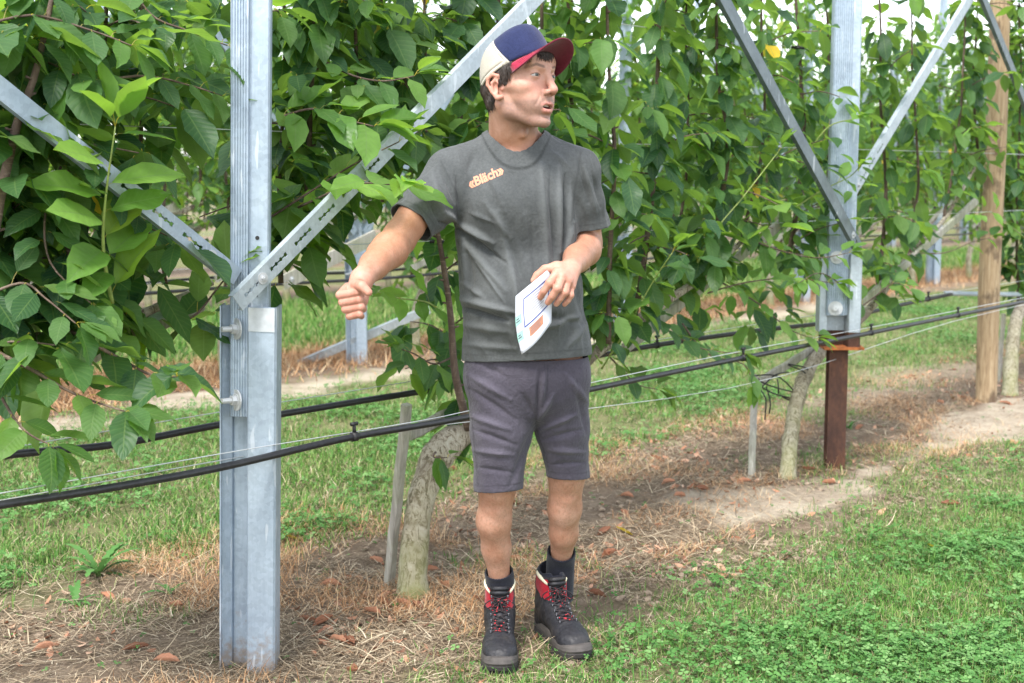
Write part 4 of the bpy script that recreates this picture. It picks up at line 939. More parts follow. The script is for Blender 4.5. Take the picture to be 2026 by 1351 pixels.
# ---- materials of the man
def skinmat():
    k = NT('skin'); v = k.coord('Object'); n = k.noise(16, v, 8, .7, .5); n2 = k.noise(160, v, 4, .6)
    c = k.ramp(n, [(.3, (.34, .155, .10)), (.5, (.47, .25, .175)), (.72, (.57, .34, .26))])
    c = k.mix(k.math('MULTIPLY', k.attr('face'), .35), c, (.60, .36, .28))
    c = k.mix(k.math('MULTIPLY', k.attr('tan'), .55), c, (.36, .155, .075))
    c = k.mix(k.attr('pink'), c, (.58, .22, .17))
    c = k.mix(k.math('MULTIPLY', k.attr('beard'), k.ramp(n2, [(.3, .55), (.7, 1.)])), c, (.085, .062, .055))
    c = k.mix(k.math('MULTIPLY', k.attr('lip'), .6), c, (.52, .19, .17)); c = k.mix(k.attr('brow'), c, (.07, .045, .03)); c = k.mix(k.attr('dark'), c, (.10, .03, .025))
    c = k.mix(.3, c, k.ramp(n2, [(.3, .66), (.7, 1.)]), 'MULTIPLY')
    hz = k.noise(230, k.coord('Object', (1, 1, .3)), 4, .8); c = k.mix(k.math('MULTIPLY', k.attr('hair'), k.ramp(hz, [(.48, 0.), (.68, .6)])), c, (.22, .13, .07))
    k.set(col=c, rough=.5, spec=.35); k.p.inputs['Subsurface Weight'].default_value = .12; k.p.inputs['Subsurface Radius'].default_value = (.012, .005, .003); k.p.inputs['Subsurface Scale'].default_value = .5
    k.bump(n2, .4, .002); return k.m
M['skin'] = skinmat()
def cloth(name, c0, c1, weave=900, mott=12, bump=.25, rough=.9, crease=.0):
    k = NT(name); v = k.coord('Object'); n = k.noise(mott, v, 6, .65); n2 = k.noise(weave, k.coord('Object', (1, 1, .35)), 2); n3 = k.noise(150, v, 3, .7)
    c = k.ramp(n, [(.3, c0), (.7, c1)]); c = k.mix(.6, c, k.ramp(n3, [(.3, .66), (.7, 1.15)]), 'MULTIPLY')
    c = k.mix(k.math('MULTIPLY', k.attr('seam'), .55), c, tuple(x*.45 for x in c0)); c = k.mix(k.math('MULTIPLY', k.attr('fold_pale'), .5), c, tuple(min(1, x*1.9) for x in c1))  # seams darker, raised folds paler
    cn = k.noise(15, k.coord('Object', (1, 1, .55), (.3, .5, .4)), 3, .5, 1.1); cr = k.math('SUBTRACT', 1.0, k.math('MULTIPLY', k.math('ABSOLUTE', k.math('SUBTRACT', cn, .5)), 9.0), clamp=True)
    c2 = k.noise(34, k.coord('Object', (.7, 1, 1), (.9, .2, .1)), 2, .5, .8); cr2 = k.math('SUBTRACT', 1.0, k.math('MULTIPLY', k.math('ABSOLUTE', k.math('SUBTRACT', c2, .5)), 11.0), clamp=True)
    hh = k.math('ADD', k.math('MULTIPLY', k.math('ADD', n3, n2), .10), k.math('ADD', k.math('MULTIPLY', cr, crease), k.math('MULTIPLY', cr2, crease*.5)))
    k.set(col=c, rough=rough, spec=.15); k.p.inputs['Sheen Weight'].default_value = .15; k.bump(hh, min(1, bump*2.2), .010); return k.m
M['tee'] = cloth('faded charcoal jersey', (.062, .067, .068), (.091, .097, .098), crease=.11)
M['shorts'] = cloth('grey violet twill', (.054, .048, .064), (.084, .076, .098), 1400, 9, .3, crease=.16)
M['sock'] = cloth('black ribbed sock', (.010, .011, .018), (.018, .019, .028))
M['hairm'] = simple('dark brown hair', (.030, .019, .014), .45, 0, 60, .4, .3)
M['navy'] = cloth('navy cotton twill', (.014, .020, .062), (.024, .032, .088)); M['redtwill'] = cloth('raspberry cotton twill', (.31, .020, .050), (.40, .030, .068)); M['redtwill_shade'] = cloth('raspberry twill with painted shade', (.10, .008, .020), (.13, .012, .028))  # last red: shade under the brim put into the colour
def meshcap():
    k = NT('cream cap mesh'); v = k.coord('Object'); n = k.noise(10, v, 4)
    vo = k.n('ShaderNodeTexVoronoi'); vo.inputs['Scale'].default_value = 420; k.l(v, vo.inputs['Vector'])
    k.set(col=k.mix(.45, k.ramp(n, [(.3, (.40, .365, .30)), (.7, (.50, .46, .39))]), k.ramp(vo.outputs['Distance'], [(.15, .55), (.5, 1.)]), 'MULTIPLY'), rough=.85)
    k.bump(vo.outputs['Distance'], .4, .001); return k.m
M['capmesh'] = meshcap(); M['captape'] = simple('cream cap tape', (.46, .42, .35), .85, 0, 200, .1, .2)
M['eye'] = simple('eyeball white', (.40, .36, .34), .25); M['iris'] = simple('grey green iris', (.055, .07, .06), .2); M['pupil'] = simple('pupil', (.006, .006, .006), .1); M['teeth'] = simple('teeth', (.62, .58, .50), .3)
M['nail'] = simple('fingernail', (.55, .33, .26), .4)
def leathermat():
    k = NT('black nubuck leather'); v = k.coord('Object'); n = k.noise(14, v, 6, .6); n2 = k.noise(120, v, 5, .6)
    du = k.ramp(n, [(.5, 0.), (.72, .22)]); k.set(col=k.mix(du, k.ramp(n2, [(.3, (.009, .009, .012)), (.7, (.020, .020, .025))]), (.10, .085, .07)), rough=.55, spec=.4); k.bump(n2, .4, .002); return k.m
M['leather'] = leathermat(); M['bootred'] = cloth('red suede', (.30, .010, .020), (.40, .018, .032)); M['cream'] = simple('cream boot lining', (.70, .64, .46), .8)
M['sole'] = simple('dusty rubber sole', (.035, .031, .03), .8, 0, 30, .35, .3); M['rand'] = simple('grey brown rubber rand', (.06, .052, .048), .75, 0, 40, .3, .2)
M['hook'] = simple('gunmetal hook', (.10, .10, .11), .3, .9)
def lacemat():
    k = NT('black and red lace'); n = k.noise(170, k.coord('Object'), 1, .3); k.set(col=k.ramp(n, [(.62, (.016, .012, .014)), (.65, (.42, .02, .03))], 'CONSTANT'), rough=.8); return k.m
M['lace'] = lacemat()
M['print'] = simple('salmon screen print', (.66, .26, .16), .8, 0, 300, .08)

# ---- head frame: local millimetres (x: his left, -y: forward, z: up)
HC = W(1026, 177, -.06); YAW = R(49); HS = .0011; TILT = R(-3)
HR = np.array(Matrix.Rotation(YAW, 3, 'Z') @ Matrix.Rotation(TILT, 3, 'X') @ Matrix.Rotation(R(2.0), 3, 'Y'))
def H(x, y, z): return HC+HR@(np.array((x, y, z))*HS)
def Hinv(V): return ((V-HC)@HR)/HS
man = empty('person', (float(W(1050, 1320)[0]), BY, 0.0), 'man in a cap, grey T-shirt, grey shorts and hiking boots, fist stretched to the side', 'person')
MO = np.array(man.location)
islands = []
def hcap(f, a, b, ra, rb=None, k=8, sub=False): f.cap(H(*a), H(*b), ra*HS, (rb or ra)*HS, k*HS, sub)
def hell(f, c, r, k=8, sub=False, rot=None):
    Rm = HR if rot is None else HR@np.array(rot); f.ell(H(*c), np.array(r)*HS, k*HS, Rm, sub)
def build_head():
    f = Field(HC-np.array((.16, .16, .235)), HC+np.array((.16, .17, .16)), .0016)
    hell(f, (0, 8, 46), (75, 92, 80), 5); hell(f, (0, -38, 5), (62, 52, 78), 18); hell(f, (0, -52, -38), (46, 40, 52), 18)
    for s in (-1, 1):
        hcap(f, (s*53, 5, -12), (s*43, -8, -55), 17, 14, 16); hcap(f, (s*43, -8, -55), (s*18, -66, -84), 14, 14, 16)
        hell(f, (s*44, -58, -2), (18, 18, 15), 18); hcap(f, (s*52, -48, 2), (s*62, -8, 4), 10, 9, 14)      # cheekbone and arch
        hell(f, (s*29, -62, -36), (16, 17, 26), 16)                                                          # cheek
        hcap(f, (s*12, -88, 41), (s*44, -68, 43), 8, 7, 9)                                                    # brow ridge
        hell(f, (s*30, -100, 25), (17, 16, 11), 12, True)                                                     # socket
        hell(f, (s*60, -72, 45), (12, 20, 24), 12, True)                                                      # temple
    hell(f, (0, -78, 62), (48, 14, 26), 16)
    hcap(f, (0, -91, 34), (0, -99, 12), 8, 8.5, 7); hcap(f, (0, -99, 12), (0, -110, -8), 8.5, 10, 6); hell(f, (0, -112, -12), (9.5, 9.5, 8.5), 5)
    for s in (-1, 1):
        hell(f, (s*12, -98, -16), (6.5, 11, 7.5), 5); hell(f, (s*7, -105, -24), (4, 5.5, 4.5), 2.5, True)
        hcap(f, (s*20, -96, -14), (s*33, -83, -46), 1.2, 1.4, 7, True)                                         # nasolabial fold
        hcap(f, (s*20, -95, 12), (s*40, -82, 8), 1.6, 1.2, 4, True)                                            # below the eye
    hell(f, (0, -76, -46), (30, 20, 24), 12); hell(f, (0, -80, -86), (19, 13, 13), 10); hell(f, (0, -91, -71), (20, 7, 5), 7, True)
    # lips round an open mouth
    for s in (-1, 1):
        hcap(f, (s*23, -84, -48), (s*11, -95, -41), 2.2, 3.3, 4); hcap(f, (s*11, -94, -42), (0, -96.5, -43), 3.3, 3.2, 3)
        hcap(f, (s*22, -83, -51), (s*10, -91, -60), 2.4, 4.3, 4); hcap(f, (s*10, -90, -59), (0, -92.5, -60), 4.3, 4.6, 4)
    hell(f, (0, -93, -51), (17, 17, 5.0), 2.5, True); hcap(f, (0, -100, -30), (0, -98, -38), 2.0, 2.4, 4, True)
    # eyelids: balls with an almond opening
    for s in (-1, 1):
        hell(f, (s*31, -73, 25), (15.5, 15.5, 14.5), 4); hcap(f, (s*19.5, -83.5, 23), (s*31, -91, 24.5), 2.4, 4.1, 1.2, True); hcap(f, (s*31, -91, 24.5), (s*44, -80, 23.5), 4.1, 2.0, 1.2, True)
        hcap(f, (s*19, -87, 30), (s*31, -89.5, 34), 1.2, 1.4, 2.5, True); hcap(f, (s*31, -89.5, 34), (s*45, -80, 31), 1.4, 1.2, 2.5, True)   # lid crease
    # ears
    for s in (-1, 1):
        E = [(s*70, -6, 14), (s*78, -2, 26), (s*84, 10, 30), (s*88, 22, 22), (s*87, 24, 6), (s*82, 14, -12), (s*76, 2, -26), (s*71, -6, -24)]
        f.chain([H(*e) for e in E], [x*HS for x in (3.5, 4.2, 4.6, 4.8, 4.4, 4.4, 6.5, 5)], 3*HS)
        hell(f, (s*76, 10, 2), (5, 16, 26), 5, rot=Matrix.Rotation(R(s*20), 3, 'Z')); hell(f, (s*82, 4, -2), (6, 9, 13), 3, True); f.chain([H(s*79, 4, 20), H(s*84, 13, 10), H(s*82, 13, -6), H(s*77, 5, -16)], [3*HS, 3.2*HS, 3*HS, 3*HS], 3*HS)
        hell(f, (s*71, -9, -4), (3.5, 4, 6), 4)
    # neck and upper shoulders (in world directions)
    nb = W(1018, 300, .035); f.cap(H(0, 22, -40), nb, .064, .072, .02); f.cap(W(1010, 272, .05), W(945, 312, .05), .036, .034, .03); f.cap(W(1030, 272, .05), W(1100, 308, .06), .036, .034, .03)
    f.cap(H(-56, 12, -40), W(1032, 300, -.035), .013, .010, .012); f.cap(H(54, 12, -40), W(1050, 298, -.03), .012, .010, .012)
    hell(f, (4, -10, -108), (9, 9, 11), 12)
    f.ell(W(1032, 335, -.005), (.082, .072, .065), .03)
    V, Q = f.mesh(1); L = Hinv(V); x, y, z = L.T; ax = np.abs(x); A = {}
    A['lip'] = np.clip(sstep(27, 21, ax)*sstep(-84, -88, y)*np.maximum(sstep(-68, -65, z)*sstep(-51, -54, z)*sstep(26, 20, ax*1.05+np.abs(z+58)), sstep(-36, -39, z-0*ax)*sstep(-50, -47, z+.25*ax*0)), 0, 1)*sstep(-37+2, -40, z+.18*ax)
    inside = (y > -88-0*x) & (ax < 15) & (z > -57) & (z < -44) & (y < -60); A['dark'] = inside*1.0
    A['beard'] = np.clip(.60*sstep(-8, -40, z+.25*(y+50)*.3)*sstep(18, -10, y)*sstep(-118, -100, z)*(1-A['lip'])*(1-.75*sstep(-20, -34, z)*sstep(-26, -14, z)), 0, .62)
    A['beard'] *= np.where((z > -38) & (ax > 22), sstep(-22, -42, z), 1)
    bz = 43+5*np.clip((ax-14)/20, 0, 1)-6*np.clip((ax-36)/14, 0, 1); A['brow'] = np.maximum(sstep(5.2, 1.6, np.abs(z-bz-1))*sstep(10, 18, ax)*sstep(54, 40, ax)*(y < -50)*.85*(.8+.2*np.sin(x*2.2+z*1.5)), .8*sstep(1.8, .6, np.abs(z-(28.6-.02*(ax-31)**2)))*(ax > 19)*(ax < 46)*(y < -74))
    A['pink'] = np.clip(.35*np.exp(-((ax-36)**2/500+(z+8)**2/420))*(y < -40)+.45*np.exp(-(ax**2/260+(z+10)**2/200))*(y < -90)+.4*sstep(66, 74, ax)*(np.abs(z) < 45)*(y < 40), 0, .7)
    A['tan'] = sstep(-90, -130, z)*.75; A['hair'] = 0*x; A['face'] = sstep(-100, -70, z)*sstep(20, -20, y); return V, Q, A
# ---- arms with hands
def finger(f, P, r, k=.004): f.chain([np.asarray(p) for p in P], r, k)
nails = []
def build_fist():
    c = W(697, 592, -.42); f = Field(c-np.array((.085, .10, .085)), c+np.array((.40, .42, .36)), .0022) if False else Field(c-np.array((.07, .09, .07)), W(905, 300, .0)+np.array((.02, .09, .06)), .0020)
    sh = W(885, 345, .0); el = W(790, 468, -.16); wr = W(716, 552, -.38)
    f.chain([sh, W(835, 405, -.08), el], [.060, .050, .041], .02)
    m = lambda t, o=(0, 0, 0): el+(wr-el)*t+np.array(o)
    f.chain([el+np.array((.0, .0, .0)), m(.3, (.004, 0, -.002)), m(.68), wr], [.041, .0455, .035, .0275], .02, ys=1.0)
    f.cap(m(-.15, (.02, 0, .0)), m(.45, (-.018, 0, .006)), .026, .022, .02); f.cap(m(.0, (.012, .0, -.02)), m(.5, (.012, 0, -.012)), .024, .018, .02)
    f.cap(m(.55, (.0, -.02, .0)), m(.95, (0, -.014, .0)), .007, .006, .01)
    # fist: knuckles at the left, fingers curled back to the palm, thumb over them
    pc = W(704, 590, -.40); f.ell(pc, (.027, .034, .040), .012, np.array(Matrix.Rotation(R(14), 3, 'Y'))); f.cap(wr, pc, .027, .030, .014)
    mc = [W(688+i*4.5, 568+i*15.5, -.375) for i in range(4)]                 # big knuckles, behind
    pi_ = [W(673+i*5.5+(2 if i == 3 else 0), 584+i*13.8, -.445) for i in range(4)]     # middle joints, front left
    di = [W(707+i*3.6-(6 if i == 3 else 0), 578+i*14.6, -.468) for i in range(4)]      # last joints, front right
    tp = [W(714+i*2.4-(6 if i == 3 else 0), 583+i*14.2, -.438) for i in range(4)]
    for i in range(4):
        rr = (.0112, .0115, .0108, .0095)[i]; finger(f, [mc[i], pi_[i], di[i], tp[i]], [rr*1.06, rr*1.03, rr*.97, rr*.85], .0012)
    tb = W(712, 562, -.395); t1 = W(704, 563, -.452); t2 = W(716, 566, -.487); t3 = W(729, 578, -.494)
    f.chain([wr*.6+pc*.4, tb, t1], [.020, .0175, .0135], .009); finger(f, [t1, t2, t3], [.0135, .0125, .0100], .003)
    nails.append((W(729, 578, -.4985), nrm(t3-t2), np.array((.0, -.6, 1.0)), .0055))
    V, Q = f.mesh(1); t = ((V-el)@(wr-el))/np.dot(wr-el, wr-el); n0 = len(V)
    return V, Q, dict(tan=sstep(.95, .7, t)*.9, pink=.30*sstep(.95, 1.1, t), hair=sstep(1.0, .85, t)*sstep(-.2, .1, t))
PAPER = [(1092, 526), (1020, 590), (1019, 640), (1031, 702), (1062, 668), (1091, 638)]
def build_hand():
    lo = W(1040, 625, -.33); f = Field(lo, W(1215, 300, .16)+np.array((.02, .06, 0)), .0022)
    sh = W(1148, 345, .03); el = W(1160, 482, .12)*1.0; wr = W(1128, 531, -.155)
    f.chain([sh, W(1158, 420, .08), el], [.056, .048, .042], .02)
    m = lambda t, o=(0, 0, 0): el+(wr-el)*t+np.array(o)
    f.chain([el, m(.25, (.004, 0, 0)), m(.62, (.002, 0, 0)), wr], [.043, .046, .036, .026], .02)
    f.cap(m(.1, (.01, 0, .012)), m(.6, (-.006, 0, .008)), .026, .02, .02)
    kn = [W(1101, 541, -.222), W(1113, 548, -.228), W(1123, 557, -.222), W(1130, 567, -.208)]      # knuckles, index to little finger
    for i, p in enumerate(kn): f.cap(wr+np.array(((i-1.5)*.006, 0, 0)), p, .019, .0125, .012)
    f.cap(kn[0], kn[2], .011, .010, .006)
    fp = [[kn[0], W(1087, 560, -.243), W(1076, 576, -.238), W(1069, 588, -.226)], [kn[1], W(1103, 570, -.250), W(1093, 586, -.242), W(1084, 598, -.228)],
          [kn[2], W(1118, 578, -.240), W(1109, 590, -.236), W(1101, 601, -.226)], [kn[3], W(1129, 584, -.224), W(1124, 594, -.222), W(1117, 602, -.216)]]
    for i, P in enumerate(fp):
        rr = (.0105, .0108, .0100, .0086)[i]; finger(f, P, [rr*1.08, rr*1.0, rr*.93, rr*.80], .0015)
        f.ell(P[1], (rr*1.1,)*3, .004); d_ = nrm(P[3]-P[2]); nails.append((P[3]+np.array((0, -rr*.74, rr*.25))-d_*.002, d_, np.array((-.1, -1, .3)), rr*.62))
    tb = W(1102, 530, -.185); t1 = W(1078, 533, -.185); t2 = W(1063, 545, -.188); t3 = W(1056, 555, -.190)
    f.chain([wr, tb, t1], [.020, .0165, .0125], .010); finger(f, [t1, t2, t3], [.0125, .0112, .009], .003)
    for i in range(3): f.cap(wr+np.array((-.004+.004*i, -.026, .002)), kn[i]+np.array((0, -.010, .004)), .0022, .0022, .005)     # tendons
    f.cap(W(1112, 535, -.205), W(1130, 560, -.222), .0015, .0015, .003)
    V, Q = f.mesh(1); t = ((V-el)@(wr-el))/np.dot(wr-el, wr-el)
    return V, Q, dict(tan=sstep(1.1, .5, t)*.7, pink=.22*sstep(.95, 1.2, t), hair=sstep(1.02, .85, t)*sstep(-.2, .1, t)*(V[:, 2] < W(0, 470)[2]))
LEG = [dict(hip=(990, 770, .03), knee=(984, 962, .045), mid=(977, 1030, .075), low=(982, 1085, .115), ank=(989, 1150, .145), foot=(991, 1215, .155)), dict(hip=(1108, 765, .06), knee=(1121, 940, .125), mid=(1117, 1005, .165), low=(1115, 1055, .20), ank=(1109, 1115, .260), foot=(1106, 1185, .270))]
def build_legs():
    a = W(920, 1240, .0)-np.array((.02, .10, 0)); f = Field(a, W(1180, 700, .0)+np.array((.03, .28, 0)), .0045)
    for i, l in enumerate(LEG):
        P = {k_: W(*v_) for k_, v_ in l.items()}; s = (-1, 1)[i]
        f.chain([P['hip'], P['knee']], [.080, .053], .03); f.chain([P['knee'], P['mid'], P['low'], P['ank'], P['foot']], [.0515, .0490, .0415, .0290, .028], .02)
        f.cap(P['knee']+np.array((0, .03, -.03)), P['low']+np.array((.0, .018, .03)), .027, .022, .03)      # calf
        pass
        f.cap(P['knee']+np.array((.004*s, -.018, -.07)), P['low']+np.array((0, -.012, 0)), .014, .012, .02)    # shin
    f.cap(W(1000, 740, .04), W(1100, 740, .05), .09, .09, .04)
    V, Q = f.mesh(2); return V, Q, dict(hair=1+0*V[:, 0], tan=.25+0*V[:, 0])
def build_torso():
    f = Field(W(860, 780, .0)-np.array((.05, .16, 0)), W(1190, 280)+np.array((.05, .25, 0)), .008)
    f.cap(W(1022, 380, .04), W(1040, 700, .05), .135, .125, .05, ys=1.5); f.cap(W(900, 345, .02), W(1140, 340, .04), .05, .05, .05); f.cap(W(1018, 300, .04), W(1020, 360, .04), .06, .08, .05)
    return (*f.mesh(2), dict(tan=0*1.0))
def tuck(V, fld, keep):
    """move skin that lies under a garment a few millimetres below it"""
    for _ in range(3):
        g = (V-fld.lo)/fld.h; i = np.clip(g.astype(int), 1, fld.n-3); t = g-i; F = fld.f
        c = lambda a, b, d: F[i[:, 0]+a, i[:, 1]+b, i[:, 2]+d]
        v = sum(c(a, b, d)*(t[:, 0] if a else 1-t[:, 0])*(t[:, 1] if b else 1-t[:, 1])*(t[:, 2] if d else 1-t[:, 2]) for a in (0, 1) for b in (0, 1) for d in (0, 1))
        G = nrm(np.stack([c(2, 0, 0)-c(-1, 0, 0), c(0, 2, 0)-c(0, -1, 0), c(0, 0, 2)-c(0, 0, -1)], -1))
        inb = ((g > 1) & (g < fld.n-3)).all(1); m = inb & keep(V) & (v > -.011) & (v < .045); V = V-G*(np.where(m, v+.011, 0))[:, None]
    return V
def assemble(parts, name, mat, parent):
    Vs, Qs, n = [], [], 0; keys = ['face', 'lip', 'dark', 'beard', 'brow', 'pink', 'tan', 'hair']; A = {k_: [] for k_ in keys}
    for V, Q, a in parts:
        Vs.append(V-MO); Qs.append(Q+n); n += len(V)
        for k_ in keys: A[k_].append(np.broadcast_to(np.asarray(a.get(k_, 0.0), float), (len(V),)))
    return link(name, npmesh(name, np.concatenate(Vs), [np.concatenate(Qs)], mat, attrs={k_: np.concatenate(v_) for k_, v_ in A.items()}), parent)
PARTS = [build_torso(), build_head(), build_fist(), build_hand(), build_legs()]

# ---- eyes, teeth, nails
def uvsphere(b, c, r, n=20, m=0, fwd=None, mf=None):
    """sphere with iris and pupil round the forward axis"""
    f_ = nrm(fwd); s = nrm(np.cross(f_, (0, 0, 1))); u = np.cross(s, f_); th = np.concatenate([[.0, .10, .18, .28, .40, .47], np.linspace(.6, math.pi, 14)]); V = []
    for t in th:
        for q in range(n): a = 2*math.pi*q/n; V.append(c+r*(f_*math.cos(t)+math.sin(t)*(s*math.cos(a)+u*math.sin(a))))
    for i in range(len(th)-1):
        b.add(V[i*n:(i+2)*n], [(j, (j+1) % n, n+(j+1) % n, n+j) for j in range(n)], m=2 if i < 2 else (1 if i < 5 else 0))
look = HR@nrm(np.array((-.05, -1, .0)))
for s in (-1, 1):
    b = MB(); uvsphere(b, H(s*31, -74.0, 25)-MO, 13.4*HS, fwd=look); b.build('eye', [M['eye'], M['iris'], M['pupil']], man)
b = MB()
for i in range(-3, 4): b.box(H(i*5.2, -87+abs(i)**1.7*.9, -46.5)-MO, np.array((4.9, 3, 5.5))*HS, HR)
b.build('teeth', M['teeth'], man)
b = MB()
for c, d, nn, r in nails:
    nn = nrm(nn-d*(nn@d)); s = np.cross(d, nn); V = [c-MO+nn*.0010]
    for q in range(14): a = 2*math.pi*q/14; V.append(c-MO+d*math.cos(a)*r*1.25+s*math.sin(a)*r-nn*(.0016*math.sin(a)**2))
    nb_ = MB(); nb_.add(V, T=[(0, 1+q, 1+(q+1) % 14) for q in range(14)]); nb_.build('fingernail', M['nail'], man)

# ---- clothes: blended volume, cut open at the hems
def cut(V, Q, planes, neck=False):
    """planes: (point, outward normal, centre, radius) - removes what lies beyond each plane near its centre"""
    bm = bmesh.new(); bv = [bm.verts.new(v) for v in V]; bm.verts.index_update()
    for q in Q:
        try: bm.faces.new([bv[i] for i in q])
        except ValueError: pass
    for p, n_, c, rad in planes:
        g = [f for f in bm.faces if (f.calc_center_median()-Vector(c)).length < rad]; es = {e for f in g for e in f.edges}; vs = {v for f in g for v in f.verts}
        bmesh.ops.bisect_plane(bm, geom=list(vs)+list(es)+g, dist=1e-6, plane_co=Vector(p), plane_no=Vector(n_))
        kill = [f for f in bm.faces if (f.calc_center_median()-Vector(c)).length < rad*.98 and (f.calc_center_median()-Vector(p)).dot(Vector(n_)) > 0]
        bmesh.ops.delete(bm, geom=kill, context='FACES')
    if neck:
        for q in range(28):
            a = 2*math.pi*q/28; c_ = math.cos(math.pi/28); d_ = NX*math.cos(a)/.0790+NF*math.sin(a)/.107; p_ = nc+(NX*.0790*math.cos(a)+NF*.107*math.sin(a))*c_
            g = [f for f in bm.faces if (f.calc_center_median()-Vector(nc)).length < .14 and abs(neck_g(np.array(f.calc_center_median()))) < .45]; es = {e for f in g for e in f.edges}; vs = {v for f in g for v in f.verts}
            bmesh.ops.bisect_plane(bm, geom=list(vs)+list(es)+g, dist=1e-6, plane_co=Vector(p_), plane_no=Vector(nrm(d_)))
        kill = []
        for f in bm.faces:
            c = np.array(f.calc_center_median()); d = c-nc
            if abs(d@nn_) > .2: continue
            m_ = max((NX*math.cos(2*math.pi*q/28)/.0790+NF*math.sin(2*math.pi*q/28)/.107)@d for q in range(28))
            if m_ < math.cos(math.pi/28) and d@nn_ > -.09: kill.append(f)
        bmesh.ops.delete(bm, geom=kill, context='FACES')
    bmesh.ops.remove_doubles(bm, verts=bm.verts[:], dist=.0011)
    # keep the largest piece
    seen = set(); best = []
    for f in bm.faces:
        if f in seen: continue
        st = [f]; seen.add(f); comp = []
        while st:
            x = st.pop(); comp.append(x)
            for e in x.edges:
                for y in e.link_faces:
                    if y not in seen: seen.add(y); st.append(y)
        if len(comp) > len(best): best = comp
    bs = set(best); bmesh.ops.delete(bm, geom=[f for f in bm.faces if f not in bs], context='FACES')
    bmesh.ops.delete(bm, geom=[v for v in bm.verts if not v.link_faces], context='VERTS')
    return bm
def garment(name, bm, mat, wr, seam=None, fold_pale=None, thick=.003):
    bm.normal_update(); me = bpy.data.meshes.new(name); V = np.array([v.co[:] for v in bm.verts]); N = np.array([v.normal[:] for v in bm.verts])
    if wr is not None: V = V+N*wr(V, N)[:, None]
    for v, c in zip(bm.verts, V-MO): v.co = c
    bm.to_mesh(me); bm.free(); me.polygons.foreach_set('use_smooth', [True]*len(me.polygons)); me.materials.append(mat)
    for k_, fn in (('seam', seam), ('fold_pale', fold_pale)):
        a = me.attributes.new(k_, 'FLOAT', 'POINT')
        if fn is not None: a.data.foreach_set('value', fn(V, N).astype(np.float32))
    o = link(name, me, man); sm = o.modifiers.new('cloth', 'SOLIDIFY'); sm.thickness = thick; sm.offset = -1.0; return o, V, N
def folds(V, segs, front=True, N=None):
    """ridges (positive) and creases (negative) drawn between points of the cloth, given in picture pixels"""
    X, Y, D = px_of(V); out = np.zeros(len(V))
    for (x0, y0, x1, y1, w, a) in segs:
        dx, dy = x1-x0, y1-y0; L = dx*dx+dy*dy; t = np.clip(((X-x0)*dx+(Y-y0)*dy)/L, 0, 1); d = np.hypot(X-x0-t*dx, Y-y0-t*dy)
        w_ = w*.74*(.6+.4*np.sin(math.pi*np.clip(t, .05, .95))); out += a*np.exp(-(d/w_)**2)*np.sin(math.pi*np.clip(t, .06, .94))**.6
    return out*.0031*(np.clip(-N[:, 1]*1.5+.3, 0, 1) if N is not None else 1)
# T-shirt
lo = W(770, 760, 0)-np.array((0, .30, 0)); hi = W(1215, 235, 0)+np.array((.02, .30, 0)); f = Field(lo, hi, .0038)
f.chain([W(1022, 368, .035), W(1022, 440, .03), W(1030, 560, .035), W(1043, 700, .04), W(1043, 780, .04)], [.160, .163, .162, .172, .174], .05, ys=1.42)
f.ell(W(1010, 400, -.01), (.14, .115, .11), .05); f.ell(W(1035, 600, -.02), (.135, .105, .13), .05)
f.cap(W(905, 352, .01), W(1135, 345, .04), .062, .060, .05); f.cap(W(1020, 305, .02), W(1022, 345, .03), .082, .100, .05)
f.cap(W(1005, 285, .045), W(890, 338, .01), .035, .055, .04); f.cap(W(1035, 285, .05), W(1145, 330, .04), .035, .052, .04)
f.chain([W(893, 358, .0), W(850, 405, -.055), W(800, 455, -.12), W(770, 490, -.16)], [.078, .066, .060, .058], .035)
f.chain([W(1140, 350, .04), W(1153, 400, .06), W(1163, 450, .085), W(1168, 500, .10)], [.060, .058, .057, .056], .025)
V, Q = f.mesh(3); TEE_F = f
a0 = W(815, 443, -.10); an = nrm(W(770, 490, -.16)-W(850, 405, -.055)+np.array((.012, .02, 0))); b0 = W(1163, 447, .08); bn_ = nrm(np.array((.05, .2, -1.0)))
nc = W(1021, 270, .03); nn_ = nrm(np.array((-.02, -.10, 1.0)))
NX = nrm(np.cross((0, -1, 0), nn_)); NX = NX if NX[0] > 0 else -NX; NF = np.cross(nn_, NX); NF = NF if NF[1] < 0 else -NF
def neck_g(V): d = np.asarray(V)-nc; return np.sqrt((d@NX/.0790)**2+(d@NF/.107)**2)-1
hp = W(1043, 712, -.06)
bm = cut(V, Q, [(a0, an, W(785, 475, -.14), .14), (b0, bn_, W(1165, 485, .09), .115), (hp, (.05, -.06, -1), W(1043, 770, .04), .34)], True)
